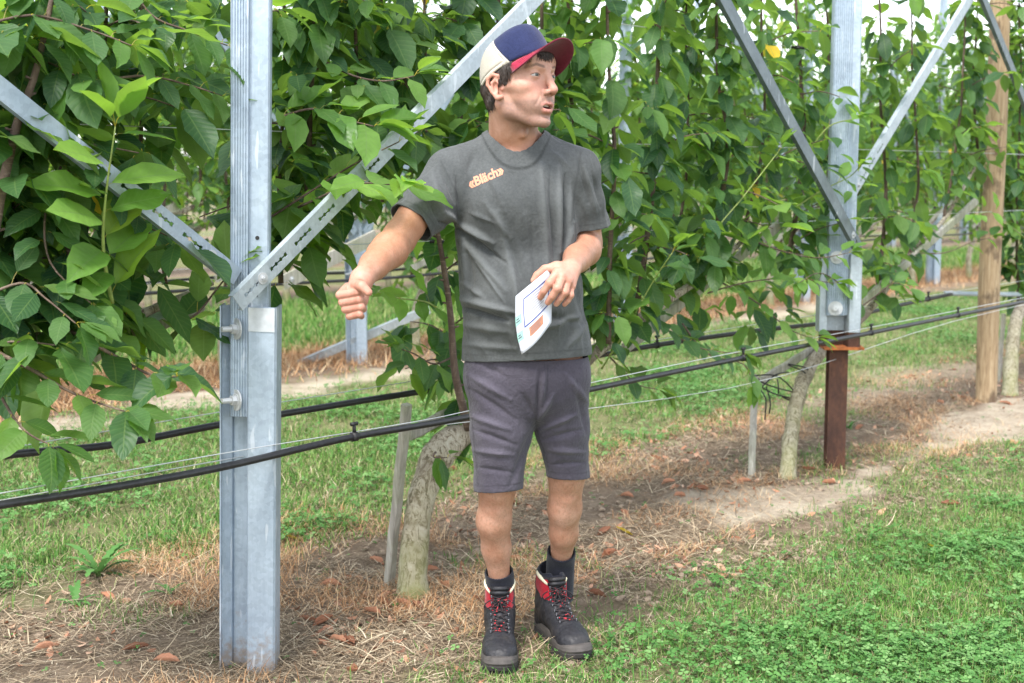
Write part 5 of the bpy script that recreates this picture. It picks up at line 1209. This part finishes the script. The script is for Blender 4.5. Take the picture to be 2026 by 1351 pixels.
FS = [(905, 440, 975, 480, 9, 5), (905, 452, 1000, 520, 7, -5), (912, 470, 1000, 575, 12, 4), (930, 470, 985, 520, 5, -3), (960, 400, 1010, 470, 10, 2.5), (985, 420, 1035, 640, 14, 3), (1003, 470, 1050, 600, 8, -2.5), (1070, 320, 1085, 560, 10, 3), (1088, 330, 1098, 540, 6, -3),
      (1105, 330, 1108, 500, 8, 4), (1118, 345, 1112, 520, 5, -4.5), (1128, 360, 1126, 470, 7, 3), (1133, 440, 1110, 560, 9, 5), (1128, 470, 1090, 600, 7, -4), (1138, 480, 1128, 580, 6, 4), (905, 590, 1020, 618, 10, 5.5), (905, 606, 1005, 634, 7, -5), (910, 640, 1000, 655, 12, 3), (915, 560, 960, 590, 8, 3), (920, 680, 1020, 690, 10, 2.5),
      (1000, 610, 1025, 700, 10, 2.5), (1060, 620, 1150, 640, 10, -3), (1075, 650, 1150, 622, 8, 3.5), (1120, 690, 1160, 640, 8, 3), (1140, 560, 1158, 640, 8, -3.5), (1128, 580, 1150, 700, 9, 3), (925, 500, 935, 600, 10, -3), (918, 470, 922, 560, 8, 4),
      (962, 330, 1000, 420, 8, 1.5), (1010, 330, 1045, 430, 10, -1.5), (1090, 300, 1125, 330, 7, 2), (1140, 300, 1165, 400, 6, -2.5), (1155, 330, 1180, 420, 6, 2.5), (1172, 340, 1188, 410, 5, -2),
      (872, 330, 900, 400, 6, -3), (855, 345, 880, 430, 8, 3), (838, 380, 870, 440, 6, -2.5), (880, 420, 905, 438, 8, 5), (870, 440, 900, 452, 6, -4), (820, 400, 845, 450, 5, 2), (900, 340, 912, 420, 5, -2.5), (940, 300, 925, 340, 8, -1.5), (945, 520, 1000, 600, 5, 2.5), (1015, 520, 1040, 700, 6, 2), (1050, 440, 1065, 600, 7, -1.8), (930, 420, 980, 440, 6, 2)]
def tee_wr(V, N):
    d = folds(V, FS, N=N); rz = 1-np.abs(vnoise(V[:, 0]*19+V[:, 2]*5, V[:, 1]*19, V[:, 2]*7))*2; d += .0018*fbm(V[:, 0]*16, V[:, 1]*16, V[:, 2]*9, 3)*2+.0016*np.clip(rz-.4, 0, 1)*(1.6+fbm(V[:, 0]*4, V[:, 1]*4, V[:, 2]*4))*1.6+.0006*vnoise(V[:, 0]*70, V[:, 1]*70, V[:, 2]*40)
    g = neck_g(V); nr = (np.linalg.norm(V-nc, axis=1) < .16) & ((V-nc)@nn_ > -.09); d = np.where(nr, d*sstep(.2, .4, g), d)+np.where((g < .20) & nr, .0024, 0)
    return d
def tee_seam(V, N):
    g = neck_g(V); s = np.exp(-((g-.215)/.020)**2)*(np.linalg.norm(V-nc, axis=1) < .16)
    hd = (V-hp)@nrm(np.array((.05, -.06, -1))); s = np.maximum(s, np.exp(-((hd+.020)/.0018)**2)*(V[:, 2] < hp[2]+.1))
    sd_ = (V-a0)@an; s = np.maximum(s, np.exp(-((sd_+.018)/.0018)**2)*(np.linalg.norm(V-a0, axis=1) < .12)); sd_ = (V-b0)@bn_; s = np.maximum(s, np.exp(-((sd_+.018)/.0018)**2)*(np.linalg.norm(V-b0, axis=1) < .1))
    X, Y, D = px_of(V)
    for x0, y0, x1, y1 in ((872, 318, 903, 380), (903, 380, 905, 440), (1150, 300, 1138, 370), (1138, 370, 1130, 445)):
        dx, dy = x1-x0, y1-y0; t = np.clip(((X-x0)*dx+(Y-y0)*dy)/(dx*dx+dy*dy), 0, 1); s = np.maximum(s, .8*np.exp(-(np.hypot(X-x0-t*dx, Y-y0-t*dy)/1.8)**2)*(N[:, 1] < .1))
    return s
def tee_fold_pale(V, N): return np.clip(folds(V, [s_ for s_ in FS if s_[5] > 2], N=N)*60, 0, .7)  # paler tone follows the raised folds
tee, TV, TN = garment('t_shirt', bm, M['tee'], tee_wr, tee_seam, tee_fold_pale)
# printed word on the chest, laid on the cloth
tee_bvh = BVHTree.FromPolygons([tuple(v) for v in TV], [tuple(p.vertices) for p in tee.data.polygons])
def chest_print():
    cu = bpy.data.curves.new('shirt_print', 'FONT'); cu.body = '\u00abBl\u00e4ch\u00bb'; cu.size = 1.0; cu.offset = .034; cu.align_x = 'CENTER'; cu.align_y = 'CENTER'; cu.resolution_u = 4
    tmp = bpy.data.objects.new('tmp', cu); COL.objects.link(tmp); dg = bpy.context.evaluated_depsgraph_get(); me = bpy.data.meshes.new_from_object(tmp.evaluated_get(dg)); bpy.data.objects.remove(tmp)
    bm = bmesh.new(); bm.from_mesh(me); bmesh.ops.triangulate(bm, faces=bm.faces[:]); bmesh.ops.subdivide_edges(bm, edges=[e for e in bm.edges if e.calc_length() > .12], cuts=2); bmesh.ops.triangulate(bm, faces=bm.faces[:])
    xs = [v.co.x for v in bm.verts]; w = max(xs)-min(xs); cx, cy = 961.5, 350.5; sc = 74.5/w; a = R(24)
    for v in bm.verts:
        x, y = v.co.x*sc, v.co.y*sc*1.12; px = cx+x*math.cos(a)-y*math.sin(a)*.75; py = cy-x*math.sin(a)-y*math.cos(a); r = ray(px, py); hit = tee_bvh.ray_cast(Vector(CAMP), Vector(nrm(r)))
        p = np.array(hit[0]) if hit[0] else W(px, py, -.12); nn = np.array(hit[1]) if hit[0] else np.array((0, -1, 0)); nn = nn if nn[1] < 0 else -nn
        v.co = Vector(p+nn*.0005-MO)
    bm.to_mesh(me); bm.free(); me.polygons.foreach_set('use_smooth', [False]*len(me.polygons)); me.materials.clear(); me.materials.append(M['print']); o = link('shirt_print', me, tee); o['label'] = 'salmon lettering on the chest of the shirt'
chest_print()
# shorts
f = Field(W(900, 1040, 0)-np.array((0, .17, 0)), W(1190, 690, 0)+np.array((.02, .30, 0)), .0042)
f.cap(W(990, 740, .03), W(1098, 740, .04), .106, .102, .03, ys=1.1); f.cap(W(1043, 690, .04), W(1043, 740, .04), .158, .152, .04, ys=1.4)
f.chain([W(992, 770, .03), W(992, 850, .03), W(986, 955, .03), W(986, 1030, .05)], [.098, .088, .068, .065], .018); f.chain([W(1102, 770, .055), W(1112, 845, .08), W(1124, 940, .11), W(1126, 1010, .13)], [.093, .077, .0605, .060], .018)
V, Q = f.mesh(3); SH_F = f; l0 = W(986, 968, .03); r0 = W(1124, 942, .11)
bm = cut(V, Q, [(l0, (.06, -.10, -1), W(986, 1012, .04), .125), (r0, (-.03, -.05, -1), W(1126, 988, .12), .12), (W(1043, 704, .04), (0, 0, 1), W(1043, 690, .04), .4)])
SF = [(925, 740, 1010, 790, 10, 3), (930, 770, 1020, 830, 8, -2.5), (925, 820, 1010, 850, 9, 3), (935, 850, 1020, 880, 7, -2.5), (935, 890, 1015, 900, 8, 2.5), (945, 925, 1015, 935, 7, -2), (1060, 840, 1010, 960, 10, -2.5), (1078, 730, 1072, 800, 5, 3.5), (1068, 730, 1062, 840, 5, -3), (1070, 850, 1140, 820, 7, 3), (1075, 870, 1150, 850, 7, -2.5), (1085, 890, 1155, 895, 8, 2.5), (1090, 920, 1155, 915, 6, -2), (1060, 830, 1035, 780, 8, -3), (1065, 830, 1095, 780, 7, 3), (1120, 740, 1165, 800, 8, 2.5), (1140, 760, 1160, 860, 7, -2), (950, 720, 1000, 745, 8, -2)]
def sh_wr(V, N): return folds(V, SF, N=N)+.0016*fbm(V[:, 0]*15, V[:, 1]*15, V[:, 2]*18, 3)*2
def sh_seam(V, N):
    X, Y, D = px_of(V); s = np.zeros(len(V))
    for x0, y0, x1, y1 in ((924, 725, 946, 960), (1078, 722, 1077, 765), (1077, 765, 1062, 842), (1084, 722, 1083, 770), (1083, 770, 1064, 842), (1061, 845, 1086, 930)):
        dx, dy = x1-x0, y1-y0; t = np.clip(((X-x0)*dx+(Y-y0)*dy)/(dx*dx+dy*dy), 0, 1); s = np.maximum(s, .9*np.exp(-(np.hypot(X-x0-t*dx, Y-y0-t*dy)/1.7)**2)*(N[:, 1] < .2))
    for p, n_ in ((l0, (.06, -.10, -1)), (r0, (-.03, -.05, -1))):
        d = (V-p)@nrm(np.array(n_)); s = np.maximum(s, np.exp(-((d+.020)/.002)**2)*(np.linalg.norm(V-p, axis=1) < .12))
    return s
garment('shorts', bm, M['shorts'], sh_wr, sh_seam, lambda V, N: np.clip(folds(V, [s_ for s_ in SF if s_[5] > 2], N=N)*60, 0, .6))

def under_tee(V): return ((V-a0)@an < -.004) & ((V-b0)@bn_ < -.004) & (((neck_g(V) > .10) & ((V-nc)@nn_ < -.0)) | ((V-nc)@nn_ < -.16)) & (V[:, 2] > hp[2])
def under_shorts(V): return np.where(V[:, 0] < W(1060, 900)[0], (V-l0)@nrm(np.array((.06, -.10, -1))), (V-r0)@nrm(np.array((-.03, -.05, -1)))) < -.003
body = assemble([(tuck(tuck(V, TEE_F, under_tee), SH_F, under_shorts), Q, a) for V, Q, a in PARTS], 'body', M['skin'], man)

# ---- boots (local millimetres: -y towards the toe, z up)
def boot(org, yaw, side, label=None):
    Rm = np.array(Matrix.Rotation(yaw, 3, 'Z')); S_ = .00103
    B = lambda x, y, z: np.asarray(org, float)+Rm@(np.array((x*side, y, z))*S_)
    f = Field(np.asarray(org)-np.array((.22, .24, -.0)), np.asarray(org)+np.array((.22, .24, .24)), .0025); e = lambda c, r, k=12, sub=False: f.ell(B(*c), np.array(r)*S_, k*S_, Rm, sub)
    c = lambda a, b, ra, rb, k=12, sub=False: f.cap(B(*a), B(*b), ra*S_, rb*S_, k*S_, sub)
    e((0, -150, 50), (47, 52, 33), 10); e((3, -115, 55), (48, 60, 34), 15); c((0, 50, 62), (0, 42, 190), 42, 42, 20); c((0, 10, 80), (0, 12, 184), 42, 38, 20); e((0, 50, 50), (37, 42, 45), 15); c((0, -20, 80), (0, -95, 62), 42, 40, 20); c((0, 30, 105), (0, -30, 105), 38, 34, 20)
    for s in (-1, 1): e((s*34, 40, 100), (10, 14, 16), 10)
    f.cap(B(0, 22, 260), B(0, 26, 184), .036, .034, .008, True); f.ell(B(0, -26, 238), (.030, .040, .030), .012, Rm, True)
    V, Q = f.mesh(2); L = ((V-np.asarray(org))@Rm)/S_; L[:, 0] *= side
    N = vnormals(V, Q); x, y, z = L.T
    # tongue region is pulled in, quarters stand proud, sole edge flattened
    ton = (np.abs(x) < 17-.03*(z-60)) & (y < 0) & (y > -112) & (z > 72); V = V-N*(np.where(ton, .006, 0)*sstep(66, 84, z))[:, None]
    dsp = .0016*fbm(x*.05, y*.05, z*.05, 3)*2; V = V+N*dsp[:, None]
    fc = L[Q].mean(1); fx, fy, fz = fc.T; FN = N[Q].mean(1); inner = (FN[:, 2] > .35) & (fz > 162) & (np.hypot(fx/40, (fy-22)/62) < .98)
    midx = np.zeros(len(Q), int); tf = (np.abs(fx) < 15) & (fy < 6)
    midx[(fz > 132) & (fz < 192-.35*np.clip(40+fy, 0, 60)*0) & ~tf & (fy < 48) & (fz > 132+np.clip(fy-5, 0, 60)*.6) & (np.abs(fx) > 19)] = 1
    midx[(fz > 190)] = 0; midx[inner] = 3; root = link('boot', None, man) if False else None
    me = npmesh('boot', V-MO, [Q], [M['leather'], M['bootred'], M['cream'], M['sock']], midx=midx)
    o = link('boot', me, man)
    if label: o['label'] = label
    # sole with lugs and rand
    half = [(-215, 0), (-211, 18), (-200, 33), (-180, 44), (-150, 51), (-118, 52), (-80, 46), (-40, 38), (0, 36), (40, 39), (70, 39), (88, 30), (97, 14), (99, 0)]; ol = [(w, y_) for y_, w in half]+[(-w*.94, y_) for y_, w in half[-2:0:-1]]
    P = np.array(ol, float); P[:, 0] *= 1.0
    def ring(sc, z_, add=0): return [B(p[0]*sc+add*np.sign(p[0]), p[1]*(sc if p[1] < 0 else sc)+0, z_+(np.clip((-p[1]-150)/65, 0, 1)**2*9)) for p in P]
    def loftrings(b, rings, m=0):
        n = len(P); 
        for i in range(len(rings)-1): b.add(np.array(rings[i]+rings[i+1])-MO, [(j, (j+1) % n, n+(j+1) % n, n+j) for j in range(n)], m=m)
        for rg in (rings[0], rings[-1]): cc = np.mean(rg, 0); b.add(np.array([cc]+rg)-MO, T=[(0, 1+j, 1+(j+1) % n) for j in range(n)], m=m)
    b = MB(); loftrings(b, [ring(.97, 9), ring(1.02, 12), ring(1.035, 24), ring(1.0, 29)]); so_ = b.build('sole', M['sole'], o, smooth=False)
    b = MB()
    for k_ in range(len(P)):
        p = (P[k_]+P[(k_+1) % len(P)])/2; t = P[(k_+1) % len(P)]-P[k_]; a = math.atan2(t[1], t[0]*side)
        for q in (-.25, .25):
            pp = p+t*q; b.box(B(pp[0]*.93, pp[1]*.96, 6.5+np.clip((-pp[1]-150)/65, 0, 1)**2*9)-MO, (min(.5*np.hypot(*t)*.62, 13)*S_, .014, .013), Rm@np.array(Matrix.Rotation(a, 3, 'Z')))
    b.build('tread', M['sole'], so_, smooth=False)
    b = MB(); rr = [ring(1.03, 27), ring(1.045, 33), ring(1.02, 42), ring(.985, 47), ring(.93, 48)]; loftrings(b, rr); b.build('rand', M['rand'], o)
    # padded collar, tongue top, laces and hooks
    b = MB(); cr_ = []
    for q in range(21):
        a = math.pi*(.20+1.6*q/20)-math.pi/2; xx = 39*math.cos(a+0*math.pi); yy = 22+50*math.sin(a); cr_.append(B(41*math.sin(math.pi*(-.80+1.6*q/20)), 24+44*math.cos(math.pi*(-.80+1.6*q/20)), 202-26*(abs(q-10)/10)**3))
    b.tube(np.array(cr_)-MO, .0062, 8); b.build('collar', M['cream'], o)
    b = MB(); tq = [B(0, -26-.0*i, 165+8*i) for i in range(5)]; 
    for i in range(2): b.tube([B(-24, -14+1*i, 190-13*i)-MO, B(-12, -27, 194-13*i)-MO, B(12, -27, 194-13*i)-MO, B(24, -14+1*i, 190-13*i)-MO], .0075, 8)
    b.build('tongue', M['leather'], o)
    rows = [(-108, 88), (-92, 95), (-76, 102), (-60, 110), (-46, 122), (-34, 138), (-29, 154), (-27, 170)]; bvh = BVHTree.FromPolygons([tuple(v) for v in V], [tuple(q) for q in Q])
    def onb(x, y, z, off=.003):
        p = Vector(B(x, y, z)); h = bvh.find_nearest(p); return np.array(h[0])+np.array(h[1])*off*(1 if (Vector(h[1]).dot(p-Vector(B(0, 10, z-40))) > 0) else -1)
    hk = {}
    for i, (y_, z_) in enumerate(rows):
        for s in (-1, 1):
            w_ = 21 if i < 5 else 26; hk[i, s] = onb(s*w_, y_, z_, .004); b = MB(); q = hk[i, s]; b.tube([q-MO-np.array((.0035, 0, 0)), q-MO+np.array((.0035, 0, 0))], .0034, 8); b.tube([q-MO, q-MO+np.array((0, -.004, -.006))], .002, 6); b.build('lace_hook', M['hook'], o)
    b = MB()
    def lace(a, c_, lift=.006):
        m_ = (np.asarray(a)+c_)/2; h = bvh.find_nearest(Vector(m_)); m2 = m_+np.array((0, -1, .6))*lift; b.tube(smooth_path([a, m2, c_], 9)-MO, .0021, 6)
    lace(hk[0, -1], hk[0, 1])
    for i in range(7):
        for s in (-1, 1): lace(hk[i, s], hk[i+1, -s], .005+.002*(s > 0))
    kn = (hk[7, -1]+hk[7, 1])/2+np.array((0, -.012, -.012)); b.tube(smooth_path([kn+np.array(q)*.001 for q in ((-9, 0, 0), (-3, -5, 5), (4, -5, -4), (9, 0, 2))], 10)-MO, .0042, 7)
    for s in (-1, 1):
        Lp = [kn, kn+np.array((s*.022, -.010, .008)), kn+np.array((s*.045, -.004, -.010)), kn+np.array((s*.040, .002, -.024)), kn+np.array((s*.018, -.004, -.010)), kn]; b.tube(smooth_path(Lp, 26)-MO, .0020, 6)
        b.tube(smooth_path([kn, kn+np.array((s*.008, -.014, -.02)), kn+np.array((s*.018, -.012, -.045)), kn+np.array((s*.014, -.016, -.075))], 14)-MO, .0019, 6)
    b.build('lace', M['lace'], o); return o
gL = ground_at(990, 1338); gR = ground_at(1148, 1312)
LYAW = R(1); RYAW = R(19)
def boot_org(toe, yaw): d = np.array(Matrix.Rotation(yaw, 3, 'Z'))@np.array((0, -.212, 0)); return np.array((toe[0]-d[0], toe[1]-d[1], -.001))
BLo = boot_org(gL, LYAW); BRo = boot_org(gR, RYAW)
boot(BLo, LYAW, -1); boot(BRo, RYAW, 1)
# socks
for g_, l, tp, r in ((BLo, LEG[0], (987, 1130), .0395), (BRo, LEG[1], (1111, 1090), .0400)):
    ank = W(*l['ank']); ft = W(*l['foot']); dyt = l['low'][2]+(l['ank'][2]-l['low'][2])*(tp[1]-l['low'][1])/(l['ank'][1]-l['low'][1]); top = W(tp[0], tp[1], dyt)
    b = MB(); P = smooth_path([ft, ank, top], 16); b.tube(P-MO, np.linspace(.040, r, 16), 60, cap=False); V = b.V[0]; c_ = np.repeat(P-MO, 60, 0); rib = 1+.02*np.tile(np.cos(np.arange(60)*math.pi), 16); b.V[0] = c_+(V-c_)*rib[:, None]
    o = b.build('sock', M['sock'], man); s_ = o.modifiers.new('knit', 'SOLIDIFY'); s_.thickness = .003
# ---- cap
CAPR = HR@np.array(Matrix.Rotation(R(-25), 3, 'X')); CAPO = H(0, 4, 37)
def CP_(x, fwd, up): return CAPO+CAPR@(np.array((x, -fwd, up))*HS)
def cap_up(V): return ((V-CAPO)@CAPR)/HS
def build_cap():
    n = 80; phi = np.linspace(0, 2*math.pi, n, endpoint=False); root = empty('cap', tuple(H(0, 0, 60)-MO)); root.parent = man; CO = H(0, 0, 60); K = 18
    def rim(ph): return np.array((82*math.sin(ph), 103*math.cos(ph), 0.0))       # x, forward, up
    P = []
    for i in range(K+1):
        a = i/K*math.pi/2
        for ph in phi:
            r = rim(ph); fr = max(0, math.cos(ph))**1.5; s = math.cos(a)**(.52-.16*fr); h = 94*math.sin(a)**(1.0-.12*fr)*(1+.0*fr)
            P.append((r[0]*s, r[1]*s*(1-.05*fr*math.sin(2*a))+14*math.sin(a), h+8*fr*math.sin(a)*math.cos(a)**.5-1.2*math.exp(-(math.sin(3*ph)/.06)**2)*math.sin(a)))
    P = np.array(P); V = np.array([CP_(*p)-CO for p in P]); Qs = []; mi = []
    for i in range(K):
        for j in range(n):
            Qs.append((i*n+j, i*n+(j+1) % n, (i+1)*n+(j+1) % n, (i+1)*n+j))
    bm = bmesh.new(); bv = [bm.verts.new(p) for p in P]
    for q in Qs: bm.faces.new([bv[i] for i in q])
    pl = nrm(np.array((0, 1, .42)))
    for co, no in (((0, 45.36, 0), pl), ((0, 38, 0), pl), ((5, 0, 0), (1, 0, 0)), ((-5, 0, 0), (1, 0, 0))):
        bmesh.ops.bisect_plane(bm, geom=bm.verts[:]+bm.edges[:]+bm.faces[:], dist=1e-5, plane_co=Vector(co), plane_no=Vector(no))
    bm.verts.index_update(); V = np.array([CP_(*v.co)-CO for v in bm.verts]); grp = {0: [], 1: [], 2: []}
    for fc in bm.faces:
        c = fc.calc_center_median(); d = c[1]-(45.36-c[2]*.42); ii = [v.index for v in fc.verts]
        m = 0 if d > 0 else (2 if (d > -7.4 or abs(c[0]) < 5 or c[2] < 9) else 1); grp[m] += [(ii[0], ii[i], ii[i+1]) for i in range(1, len(ii)-1)]
    bm.free()
    for m, nm, mt in ((0, 'front_panel', 'navy'), (1, 'mesh_panel', 'capmesh'), (2, 'panel_tape', 'captape')):
        q = np.array(grp[m]); u, inv = np.unique(q, return_inverse=True); o = link(nm, npmesh(nm, V[u], [inv.reshape(-1, 3)], M[mt]), root); s = o.modifiers.new('cloth', 'SOLIDIFY'); s.thickness = .0022; s.offset = -1
    b = MB(); b.tube([CP_(0, 14, 93)-CO, CP_(0, 14, 97)-CO], [.008, .005], 12); b.build('top_button', M['navy'], root)
    A = np.linspace(-1, 1, 37); Rr = np.linspace(0, 1, 12); V = []
    for a in A:
        ph = a*R(66); base = rim(ph)*1.01; ln = 64*(1-abs(a)**2.8)**.6; side = math.sin(ph)*.16
        for r in Rr:
            x = base[0]+side*ln*r; fw = base[1]+ln*r; V.append(CP_(x, fw, 2-(abs(x)/78)**2*29*min(1, .25+r)-(ln*r/72)**2*3-abs(a)**6*2)-CO)
    m_ = len(Rr); Qb = np.array([(i*m_+j, (i+1)*m_+j, (i+1)*m_+j+1, i*m_+j+1) for i in range(len(A)-1) for j in range(m_-1)]); V = np.array(V)
    if vnormals(V, Qb)[:, 2].mean() < 0: Qb = Qb[:, ::-1]
    b = link('brim', npmesh('brim', V, [Qb], [M['redtwill'], M['redtwill_shade']]), root); s = b.modifiers.new('board', 'SOLIDIFY'); s.thickness = .0034; s.offset = -1; s.material_offset = 1; s.material_offset_rim = 0  # underside gets the darker red, its shade painted in
    edge_ = np.array([V[i*m_+m_-1] for i in range(len(A))]); t = MB(); t.tube(edge_-np.array((0, 0, .0015)), .0024, 8); t.build('brim_edge', M['redtwill_shade'], b)
    for r_i in (3, 5, 7, 9):
        t = MB(); t.tube(np.array([V[i*m_+r_i] for i in range(2, len(A)-2)])+np.array((0, 0, .0006)), .0005, 5); t.build('stitching', M['redtwill_shade'], b)
    return root
build_cap()
# ---- hair: locks below the cap
def hair():
    f = Field(HC-np.array((.13, .13, .10)), HC+np.array((.13, .15, .13)), .0022)
    hell(f, (0, 14, 46), (79, 97, 78), 5); 
    for s in (-1, 1): hcap(f, (s*66, -20, 50), (s*69, -17, 8), 12, 7, 8)
    hcap(f, (-38, 56, -4), (38, 56, -4), 26, 26, 16); hcap(f, (-36, 50, -34), (36, 50, -34), 21, 21, 14)
    hell(f, (0, -92, 20), (60, 62, 52), 5, True)
    for s in (-1, 1): hell(f, (s*84, 6, 4), (16, 22, 30), 5, True); hell(f, (s*70, -2, -30), (26, 30, 26), 4, True); hell(f, (s*76, -56, 24), (32, 31, 60), 5, True)
    r_ = f.box(f.lo, f.lo+f.h*f.n); X, Y, Z = r_[1:]; cu_ = sum((a-CAPO[i])*CAPR[i, 2] for i, a in enumerate((X, Y, Z)))/HS; f.f = np.maximum(f.f, ((cu_-6)*HS).astype(np.float32))
    V, Q = f.mesh(1); N = vnormals(V, Q); L = Hinv(V); V = V+N*(.0016*np.sin(L[:, 1]*1.1+L[:, 0]*.9+3*vnoise(L[:, 0]*.1, L[:, 1]*.1, L[:, 2]*.05)))[:, None]
    o = link('hair', npmesh('hair', V-MO, [Q], M['hairm']), man); b = MB(); rg = random.Random(4)
    def lock(p, d, ln, w=1.1, out=(0, 0, 0)):
        p = np.array(p, float); u_ = cap_up(H(*p)[None])[0, 2]
        if u_ > -2: p[2] -= (u_+2)
        P = [p, p+np.array(d)*ln*.5+np.array(out), p+np.array(d)*ln]; b.tube(np.array([H(*q) for q in smooth_path(P, 6)])-MO, np.linspace(w, .25, 6)*HS, 4)
    for i in range(420):   # fringe under the brim
        a = rg.uniform(-1, 1); x = a*54; y = -math.sqrt(max(0, 1-(x/80)**2))*94+3-rg.uniform(0, 3); lock((x, y, 90-abs(a)*16), (rg.uniform(-.5, .25), -.10, -1), rg.uniform(10, 26)*(1-.2*abs(a)), .9)
    for s in (-1, 1):
        for i in range(330):   # temples and sideburns
            y = rg.uniform(-42, 4); lock((s*(77-.0024*(y+5)**2+rg.uniform(-1, 1.5)), y, 56+rg.uniform(-14, 10)-.35*y*0), (-.05*s, rg.uniform(-.25, .1), -1), rg.uniform(16, 44)*(1-max(0, (-y-26))/26), 1.0)
        for i in range(260):   # behind the ear and nape
            y = rg.uniform(24, 80); x = s*(math.sqrt(max(.02, 1-((y-14)/72)**2))*68); lock((x, y-2, rg.uniform(-30, 12)), (-.14*s, -.06, -1), rg.uniform(14, 36), 1.1)
    b.build('hair_strands', M['hairm'], o)
hair()

# ---- paper sheet in his left hand
def paper():
    c0 = np.array([W(x, y, -.212) for x, y in PAPER]); o0 = c0.mean(0); root = empty('paper_sheet', tuple(o0), 'folded white printed sheet with blue frame and orange box held in front of the belly', 'paper sheet')
    A_, B_, C_, D_ = (1092, 527), (1020, 586), (1032, 702), (1091, 638)      # corners: top right, top left, bottom left, bottom right
    def S_(u, v):    # u across 0..1 left to right, v down 0..1
        x = B_[0]*(1-u)*(1-v)+A_[0]*u*(1-v)+C_[0]*(1-u)*v+D_[0]*u*v; y = B_[1]*(1-u)*(1-v)+A_[1]*u*(1-v)+C_[1]*(1-u)*v+D_[1]*u*v
        x += -5*math.sin(math.pi*v)*(1-u); y += 3*math.sin(math.pi*v*1.1)*(1-u)+7*math.sin(math.pi*u)*v
        return W(x, y, -.202-.016*math.sin(math.pi*u)*1.0-.015*v*(1-u)+.012*u*(1-v))-o0
    def patch(u0, u1, v0, v1, off, name, mat, parent, n=14, th=False):
        us = np.linspace(u0, u1, n); vs = np.linspace(v0, v1, n); G = np.array([[S_(u, v) for v in vs] for u in us]).reshape(-1, 3); Q = np.array([(i*n+j, (i+1)*n+j, (i+1)*n+j+1, i*n+j+1) for i in range(n-1) for j in range(n-1)])
        N = vnormals(G, Q); N = N if N[:, 1].mean() < 0 else -N; return G+N*off, Q
    def mk(parts, name, mat, th=0):
        b = MB()
        for p in parts: G, Q = patch(*p, 0, 0, 0); b.add(G, Q)
        o = b.build(name, mat, root)
        if th: s = o.modifiers.new('sheet', 'SOLIDIFY'); s.thickness = th; s.offset = 0
        return o
    mk([(0, 1, 0, 1, 0)], 'sheet', simple('white paper', (.56, .58, .65), .7, 0, 30, .03), .0004)
    ink = simple('blue ink', (.03, .05, .22), .6); txt = simple('grey ink', (.09, .09, .13), .7)
    fr = [(.22, .92, .14, .162, .0008), (.22, .92, .595, .622, .0008), (.22, .245, .14, .615, .0008), (.895, .92, .14, .615, .0008)]; mk(fr, 'blue_frame', ink)
    rg = random.Random(2); mk([(.30, .30+rg.uniform(.35, .55), .20+i*.042, .208+i*.042, .0009) for i in range(9)], 'text_lines', txt)['kind'] = 'stuff'
    mk([(.34, .74, .67, .83, .0008)], 'orange_box', simple('orange print', (.42, .19, .11), .7)); mk([(.38, .38+rg.uniform(.25, .33), .69+i*.026, .697+i*.026, .0012) for i in range(5)], 'box_text', txt)['kind'] = 'stuff'
    g = simple('pale green print', (.26, .45, .40), .7); mk([(.0, .17, .34, .50, .0008)], 'green_tag', g); mk([(.0, .17, .62, .78, .0008)], 'green_tag', g); mk([(.03, .10, .39+i*.28, .41+i*.28, .0012) for i in range(2)]+[(.02, .12, .43+i*.28, .45+i*.28, .0012) for i in range(2)], 'tag_text', txt)['kind'] = 'stuff'
paper()
